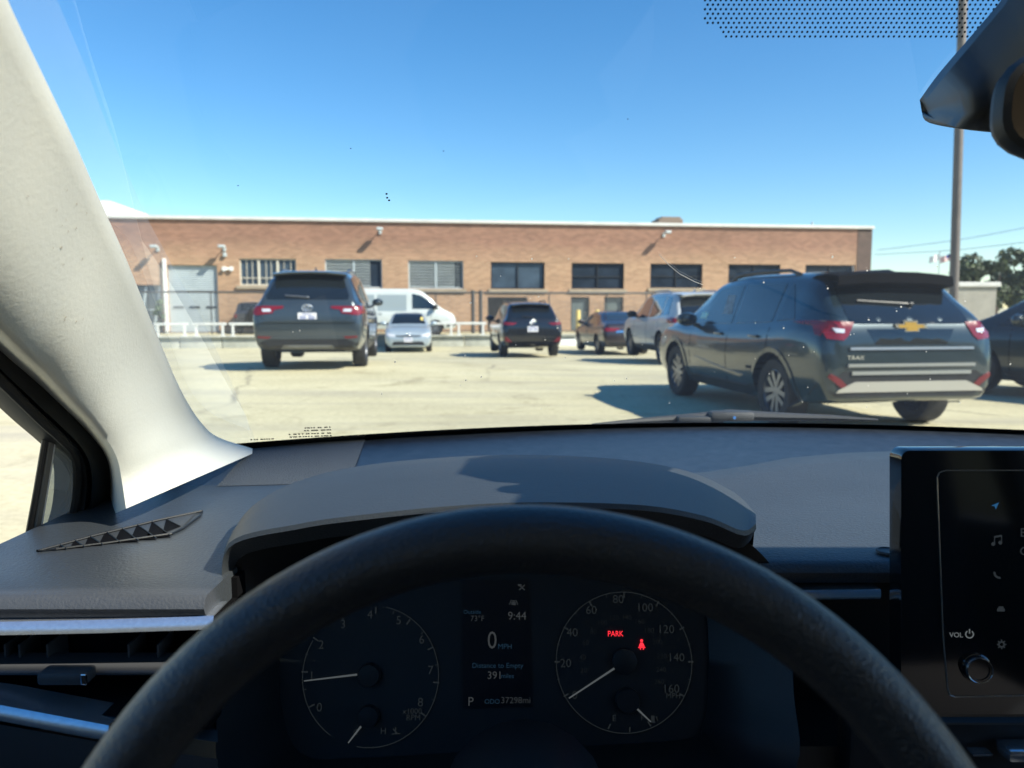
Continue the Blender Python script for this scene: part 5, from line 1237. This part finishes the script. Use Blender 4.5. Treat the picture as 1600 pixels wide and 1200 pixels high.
mb = MB(); sln(mb, (1554, 838), (1554, 850), 1.4); sln(mb, (1565, 836), (1565, 848), 1.4); sln(mb, (1554, 839), (1565, 837), 3); sarc(mb, (1552, 850), 1.6, 3, 0, 360); sarc(mb, (1563, 848), 1.6, 3, 0, 360); mb.build('music_icon', M['ink_scr_dim'], TS)
mb = MB(); sarc(mb, (1562, 895), 8, 3.2, 170, 280); mb.build('phone_icon', M['ink_scr_dim'], TS)
mb = MB(); sln(mb, (1558, 953), (1570, 953), 5); sln(mb, (1560, 949), (1568, 949), 3); mb.build('car_icon', M['ink_scr_dim'], TS)
mb = MB(); sarc(mb, (1565, 1007), 4, 2.4, 0, 360)
for k in range(8): a = rad(k * 45); sln(mb, (1565 + 5 * math.cos(a), 1007 + 5 * math.sin(a)), (1565 + 7.4 * math.cos(a), 1007 + 7.4 * math.sin(a)), 2)
mb.build('gear_icon', M['ink_scr_dim'], TS)
kc = scr(1524, 1043); mb = MB(); q = 22 * spm
mb.lathe([(q * 1.06, -.0005), (q * 1.06, .0015), (q * .98, .002), (q * .95, .0055), (q * .88, .0065), (q * .72, .0065), (q * .70, .0055), (0, .0055)], kc, SNn, 40); KN = mb.build('volume_knob', M['gloss_black'], TS, True, 40)
mb = MB(); mb.lathe([(q * .955, .0055), (q * .90, .0072), (q * .86, .0069)], kc, SNn, 40); mb.build('knob_ring', mat('knob_ring_metal', (.35, .36, .37), .2, .9), KN, True)
mb = MB(); c0, c1 = scr(1404, 1124), scr(1900, 1124)
mb.box(((c0.x + c1.x) / 2, .645, c0.z - .13), (c1.x - c0.x + .02, .03, .25), bev=.006); CS = mb.build('centre_stack', M['interior_black'], OWN, True)
mb = MB(); a, b = PX(1572, 1178, .61), PX(1660, 1178, .61); mb.box(((a.x + b.x) / 2, .615, a.z), (b.x - a.x, .02, .011), bev=.003); mb.build('vent_tab', M['satin'], CS, True)
mb = MB(); a, b = PX(1521, 1180, .615), PX(1551, 1180, .615); mb.box(((a.x + b.x) / 2, .62, a.z), (b.x - a.x, .01, .002)); mb.build('vent_slit', M['satin'], CS)
mb = MB(); a, b = PX(1410, 1128, .62), PX(1700, 1124, .62); mb.box(((a.x + b.x) / 2, .622, a.z), (b.x - a.x, .01, .002)); mb.build('stack_edge', M['lower_pad'], CS)
p = on_plane(1388, 862, Vector((0, 0, .972)), Z); mb = MB(); mb.lathe([(.011, 0), (.0105, .0016), (.009, .0018), (.0085, .0008), (0, .0008)], p, (0, 0, 1), 24); mb.build('light_sensor', M['lower_pad'], DASH, True)

# ---- cream pillar trim, door frame and quarter window on the left
Rg = [(-150, -330, .33), (-75, -160, .365), (0, 8, .41), (50, 110, .452), (100, 212, .50), (145, 312, .565), (190, 410, .64), (220, 482, .72), (245, 540, .80), (270, 598, .88), (292, 640, .95), (315, 672, 1.0), (340, 692, 1.04), (394, 709, 1.10)]
Lg = [(-260, 330, .50), (-160, 400, .54), (-80, 470, .585), (-20, 527, .64), (22, 566, .69), (55, 594, .735), (82, 620, .77), (105, 642, .80), (128, 664, .835), (147, 686, .865), (161, 706, .89), (169, 728, .91), (172, 760, .925), (171, 806, .92)]
mb = MB(); rows = []
for (ur, vr, dr), (ul, vl, dl) in zip(Rg, Lg):
    a, b = PX(ur, vr, dr), PX(ul, vl, dl); r = []
    r.append(a + Vector((-.006, .02, .004)))
    for k in range(21):
        t = k / 20; p = a.lerp(b, t); w = math.sin(math.pi / 2 * t / .90) if t < .90 else math.cos(math.pi / 2 * (t - .90) / .10); r.append(CAM + (p - CAM) * (1 - .17 * w))
    r.append(b + Vector((-.02, .0, -.005))); rows.append(r)
def dens(rows, n=4):
    cols = [catmull([r[k] for r in rows], n) for k in range(len(rows[0]))]; return [[c[i] for c in cols] for i in range(len(cols[0]))]
mb.grid(dens(rows)); PT = mb.build('pillar_trim', M['cream'], OWN, True, 80)
# scuffs on the trim
mb = MB(); rows_d = dens(rows)
def trim_pt(u, v):
    r = ray(u, v); best = None
    for row in rows_d:
        for p in row:
            q = CAM + r * p.y; e = (q - p).length
            if best is None or e < best[0]: best = (e, p)
    return best[1]
bv = BVHTree.FromPolygons([tuple(v.co) for v in PT.data.vertices], [tuple(p.vertices) for p in PT.data.polygons])
for k in range(20):
    c_ = r2.choice(((120, 385, 16), (118, 500, 12), (95, 350, 25), (150, 420, 25), (60, 300, 40))); u, v = r2.gauss(c_[0], c_[2]), r2.gauss(c_[1], c_[2] * 1.4)
    h = bv.ray_cast(CAM, ray(u, v).normalized())
    if h[0] is None: continue
    nr = h[1] if h[1].dot(ray(u, v)) < 0 else -h[1]; a = nr.orthogonal().normalized(); b = nr.cross(a); an = r2.uniform(1.1, 2.1); a, b = a * math.cos(an) + b * math.sin(an), b * math.cos(an) - a * math.sin(an)
    s = r2.uniform(.0003, .0010); l = s * r2.uniform(1, 2.4); mb.add([h[0] + nr * .0006 + a * l * math.cos(q * math.pi / 3) * r2.uniform(.6, 1) + b * s * math.sin(q * math.pi / 3) * r2.uniform(.6, 1) for q in range(6)], [range(6)])
mb.build('scuff_mark', mat('brown_scuff', (.62, .54, .42), .7), PT)
L8 = [(-260, 330, .50), (-60, 490, .60), (0, 547, .665), (60, 600, .74), (110, 647, .805), (150, 690, .865), (172, 724, .90), (175, 762, .925), (173, 812, .925)]
I8 = [(-260, 380, .49), (-60, 545, .59), (0, 601, .655), (60, 660, .735), (95, 692, .79), (113, 714, .83), (118, 748, .855), (113, 800, .855), (96, 850, .84)]
rows = []
for l, i in zip(L8, I8):
    a, b = PX(*l), PX(*i); rows.append([a + Vector((-.01, .01, 0))] + [CAM + (a.lerp(b, t) - CAM) * (1 - .03 * math.sin(math.pi * t)) for t in (0, .15, .3, .45, .55, .62, .70, .8, .9, 1)] + [b + Vector((-.03, .01, 0))])
for r in rows: r[6] = r[6] + (r[6] - CAM) * .015
mb = MB(); mb.grid(dens(rows)); DF = mb.build('door_frame', M['black'], OWN, True, 60)
mb = MB(); mb.tube(catmull([PX(u + 3, v - 4, d - .008) for u, v, d in I8], 5), .0045, 8); mb.build('rubber_seal', M['rubber'], DF, True)
mb = MB(); mb.tube([PX(72, 682, .795), PX(58, 765, .80), PX(40, 862, .80)], .0035, 8); mb.tube([PX(80, 684, .80), PX(67, 765, .805), PX(51, 862, .805)], .0052, 8, 1)
mb.tube([PX(86, 688, .80), PX(74, 765, .805), PX(58, 862, .805)], .0012, 6, 2)
mb.build('window_divider', [M['black'], mat('divider_grey', (.16, .15, .125), .5), M['white']], DF, True)
mb = MB(); mb.add([PX(*p) for p in ((84, 686, .805), (112, 708, .835), (119, 745, .855), (115, 800, .855), (97, 852, .84), (54, 866, .81))], [range(6)])
mb.build('quarter_glass', glass_sheet('quarter_window_glass', (.34, .38, .38), 3.4, .08, .06), DF)

# ---- wiper outside the glass
mb = MB(); w = [PX(925, 664, 1.47), PX(1000, 658, 1.49), PX(1080, 653, 1.50), PX(1140, 649, 1.50), PX(1210, 651, 1.49), PX(1300, 653, 1.47), PX(1372, 656, 1.45)]
mb.tube(w, [.003, .006, .009, .012, .009, .006, .002], 8); WP = mb.build('wiper_blade', M['lower_pad'], OWN, True)
mb = MB(); c = PX(1142, 650, 1.485); mb.box(c, (.085, .03, .020), bev=.006); mb.box(c + Vector((-.06, 0, -.006)), (.09, .025, .012), bev=.004); mb.build('wiper_hinge', M['lower_pad'], WP, True)
mb = MB(); c = PX(1147, 653, 1.465); mb.lathe([(.004, 0), (.003, .003), (0, .003)], c, (0, -1, .3), 12); mb.build('hinge_pin', M['chrome'], WP)
mb = MB(); mb.tube([PX(700, 684, 1.44), PX(860, 674, 1.46), PX(1000, 670, 1.47)], [.002, .005, .006], 8); mb.build('wiper_blade', M['black'], OWN, True)

# ---- camera cover and mirror at the top of the screen
T5 = [(1442, 162), (1475, 122), (1522, 66), (1566, 14), (1606, -32), (1700, -60)]; G5 = [(1437, 156), (1466, 116), (1514, 60), (1557, 10), (1596, -36), (1700, -70)]
R5 = [(1448, 172), (1500, 150), (1545, 112), (1592, 60), (1640, 14), (1720, -30)]; B5 = [(1449, 180), (1488, 197), (1540, 204), (1610, 209), (1680, 210), (1760, 206)]; H5 = [(1440, 174), (1452, 192), (1520, 204), (1610, 211), (1690, 214), (1770, 210)]
TIP = glass_at(1440, 168).y - .008
def sm(P, d0, d1): return catmull([PX(u, v, TIP if k == 0 else d0 + (d1 - d0) * k / (len(P) - 1)) for k, (u, v) in enumerate(P)], 5)
gl_t = catmull([glass_at(u, v, .004) for u, v in G5], 5); gl_b = catmull([glass_at(u, v, .004) for u, v in H5], 5)
mid_t = [a.lerp(b, .85) for a, b in zip(gl_t, sm(T5, .575, .50))]
CR = [gl_t, mid_t, sm(T5, .56, .49), sm(R5, .545, .47), [a.lerp(b, .5) + Vector((0, -.008, -.004)) * (k > 3) for k, (a, b) in enumerate(zip(sm(R5, .545, .47), sm(B5, .55, .49)))], sm(B5, .55, .49), gl_b]
mb = MB(); mb.grid(CR); mb.add([r[0] for r in CR], [range(7)])
mb.build('camera_cover', mat('grey_cover_plastic', (.055, .062, .068), .5, bump=('noise', 700, .15, .001)), OWN, True, 75)
mc = PX(1922, 150, .445); MN = Vector((-.22, -1, -.06)).normalized(); mx_ = X - MN * X.dot(MN); mx_.normalize(); my_ = MN.cross(mx_); my_ = my_ if my_.z > 0 else -my_
def mring(hw, hh, off, n=48, pw=3.2):
    o = []
    for k in range(n):
        a = 2 * math.pi * k / n; ca, sa = math.cos(a), math.sin(a); r = (abs(ca) ** pw + abs(sa) ** pw) ** (-1 / pw); o.append(mc + mx_ * (r * ca * hw) + my_ * (r * sa * hh) + MN * off)
    return o
mb = MB(); rr_ = [mring(.111, .034, .004), mring(.1155, .0375, .003), mring(.118, .040, -.004), mring(.1165, .0385, -.014), mring(.10, .032, -.028), mring(.05, .016, -.034)]; mb.grid(rr_, 0, True); mb.add(rr_[-1], [range(48)])
mq = MB(); mq.prism([Vector((.50, .59, 1.35)), Vector((.45, .40, 1.345)), Vector((.68, .40, 1.345)), Vector((.66, .46, 1.35))], (0, 0, .13)); mq.build('hood_shadow_block', M['interior_black'], OWN)  # block added behind the mirror to throw the shadow on the instrument hood
MR = mb.build('rear_view_mirror', M['interior_black'], OWN, True, 50); mb = MB(); mb.add(mring(.111, .034, .0035), [range(48)]); mb.build('mirror_glass', mat('mirror_silver', (.20, .17, .16), .02, 1), MR)
mb = MB(); mb.tube([mc - MN * .03, mc - MN * .06 + Z * .03, PX(1800, -20, .57)], [.012, .012, .02], 12); mb.build('mirror_stem', M['interior_black'], MR, True)

# ---- the rest of the shell: roof, far pillar, doors, floor, bonnet
def flipx(p): return Vector((2 * XC - p.x, p.y, p.z))
mb = MB(); rr = []
for (ur, vr, dr), (ul, vl, dl) in zip(Rg, Lg):
    a, b = PX(ur, vr, dr), PX(ul, vl, dl); rr.append([flipx(a), flipx(CAM + (a.lerp(b, .5) - CAM) * .97), flipx(b), flipx(b + Vector((-.02, .01, 0)))])
mb.grid(dens(rr)); mb.build('far_pillar_trim', M['cream'], OWN, True, 80)
M['lining'] = mat('roof_lining_cloth', (.45, .44, .40), .9, bump=('noise', 300, .2, .002))
mb = MB(); mb.grid([[Vector((x, y, z + .04 * (1 - ((x - XC) / .72) ** 2))) for x in (-.33, -.2, 0, .2, .36, .5, .72, .9, 1.05)] for y, z in ((.17, 1.53), (.10, 1.55), (.0, 1.565), (-.5, 1.57), (-1.3, 1.50), (-2.0, 1.40))])
mb.grid([[Vector((x, y, z + .03 + .05 * (1 - ((x - XC) / .75) ** 2))) for x in (-.36, -.2, 0, .2, .36, .5, .72, .9, 1.08)] for y, z in ((.19, 1.53), (.10, 1.555), (.0, 1.575), (-.5, 1.58), (-1.3, 1.51), (-2.0, 1.41))], 1)
PO = paint('own_car_paint', (.30, .31, .32), .5, .3); mb.build('roof', [M['lining'], PO], OWN, True)
for sg in (-1, 1):
    xx = lambda x: x if sg < 0 else 2 * XC - x
    mb = MB(); mb.box((xx(-.545), .05, .62), (.07, 1.9, .60), bev=.02); mb.box((xx(-.545), -1.55, .62), (.07, 1.2, .60), bev=.02); mb.build('door_panel', M['interior_black'], OWN, True)
    mb = MB(); mb.tube([(xx(-.50), -.93, .9), (xx(-.44), -.97, 1.2), (xx(-.36), -1.0, 1.54)], .05, 8); mb.tube([(xx(-.50), -1.95, .9), (xx(-.42), -1.9, 1.3), (xx(-.34), -1.8, 1.44)], .07, 8); mb.build('door_pillar', M['interior_black'], OWN, True)
    mb = MB(); mb.tube([(xx(-.34), .17, 1.53), (xx(-.35), -.4, 1.55), (xx(-.35), -1.9, 1.42)], .035, 8); mb.build('roof_side_rail', M['lining'], OWN, True)
    mb = MB(); mb.grid([[(xx(-.50), y, z) for y, z in ((1.1, .93), (1.5, .84), (1.9, .79), (2.25, .68))], [(xx(-.53), y, z) for y, z in ((1.1, .80), (1.5, .74), (1.9, .70), (2.25, .60))], [(xx(-.53), y, .30) for y in (1.1, 1.5, 1.9, 2.25)]]); mb.build('front_wing', PO, OWN, True)
mb = MB(); mb.box((XC, -.3, .30), (1.72, 3.6, .06)); mb.build('floor', M['interior_black'], OWN)
mb = MB(); mb.box((XC, -2.05, .66), (1.72, .1, .68)); mb.build('rear_bulkhead', M['interior_black'], OWN)
mb = MB(); mb.box((XC, 1.3, .62), (1.70, .06, .62)); mb.build('firewall', M['interior_black'], OWN)
mb = MB(); mb.grid([[Vector((XC + s * .86, y - .25 * s * s, z - .05 * s * s)) for s in [k / 6 - 1 for k in range(13)]] for y, z in ((1.46, .90), (1.6, .885), (1.95, .84), (2.3, .76), (2.48, .62), (2.5, .3))]); mb.build('bonnet', PO, OWN, True)
mb = MB(); mb.grid([[Vector((XC + s * .86, y - .26 * s * s, z)) for s in [k / 6 - 1 for k in range(13)]] for y, z in ((1.40, .968), (1.5, .925), (1.52, .86))]); mb.build('cowl', M['black'], OWN, True)
for xx in (.0, .72):
    mb = MB(); mb.box((xx, .295, 1.472), (.56, .29, .022), rot=Matrix.Rotation(rad(-10), 3, 'X'), bev=.009); 
    if xx > .5: mb.build('visor_shade_block', M['lining'], OWN, True)  # visor shape added out of view to keep sun off the instruments
mb = MB(); mb.box((.45, .215, 1.475), (.22, .27, .05), rot=Matrix.Rotation(rad(-10), 3, 'X'), bev=.012); mb.build('console_shade_block', M['lining'], OWN, True)  # unseen box added under the roof to shade the cluster bezel
for xx in (0., .72):
    mb = MB(); mb.box((xx, -.48, .56), (.5, .5, .16), bev=.06); mb.box((xx, -.78, .92), (.48, .13, .66), rot=Matrix.Rotation(rad(14), 3, 'X'), bev=.05); mb.box((xx, -.90, 1.31), (.26, .09, .19), bev=.04); mb.build('front_seat', mat('dark_seat_cloth', (.03, .03, .033), .9) if xx == 0. else bpy.data.materials['dark_seat_cloth'], OWN, True)
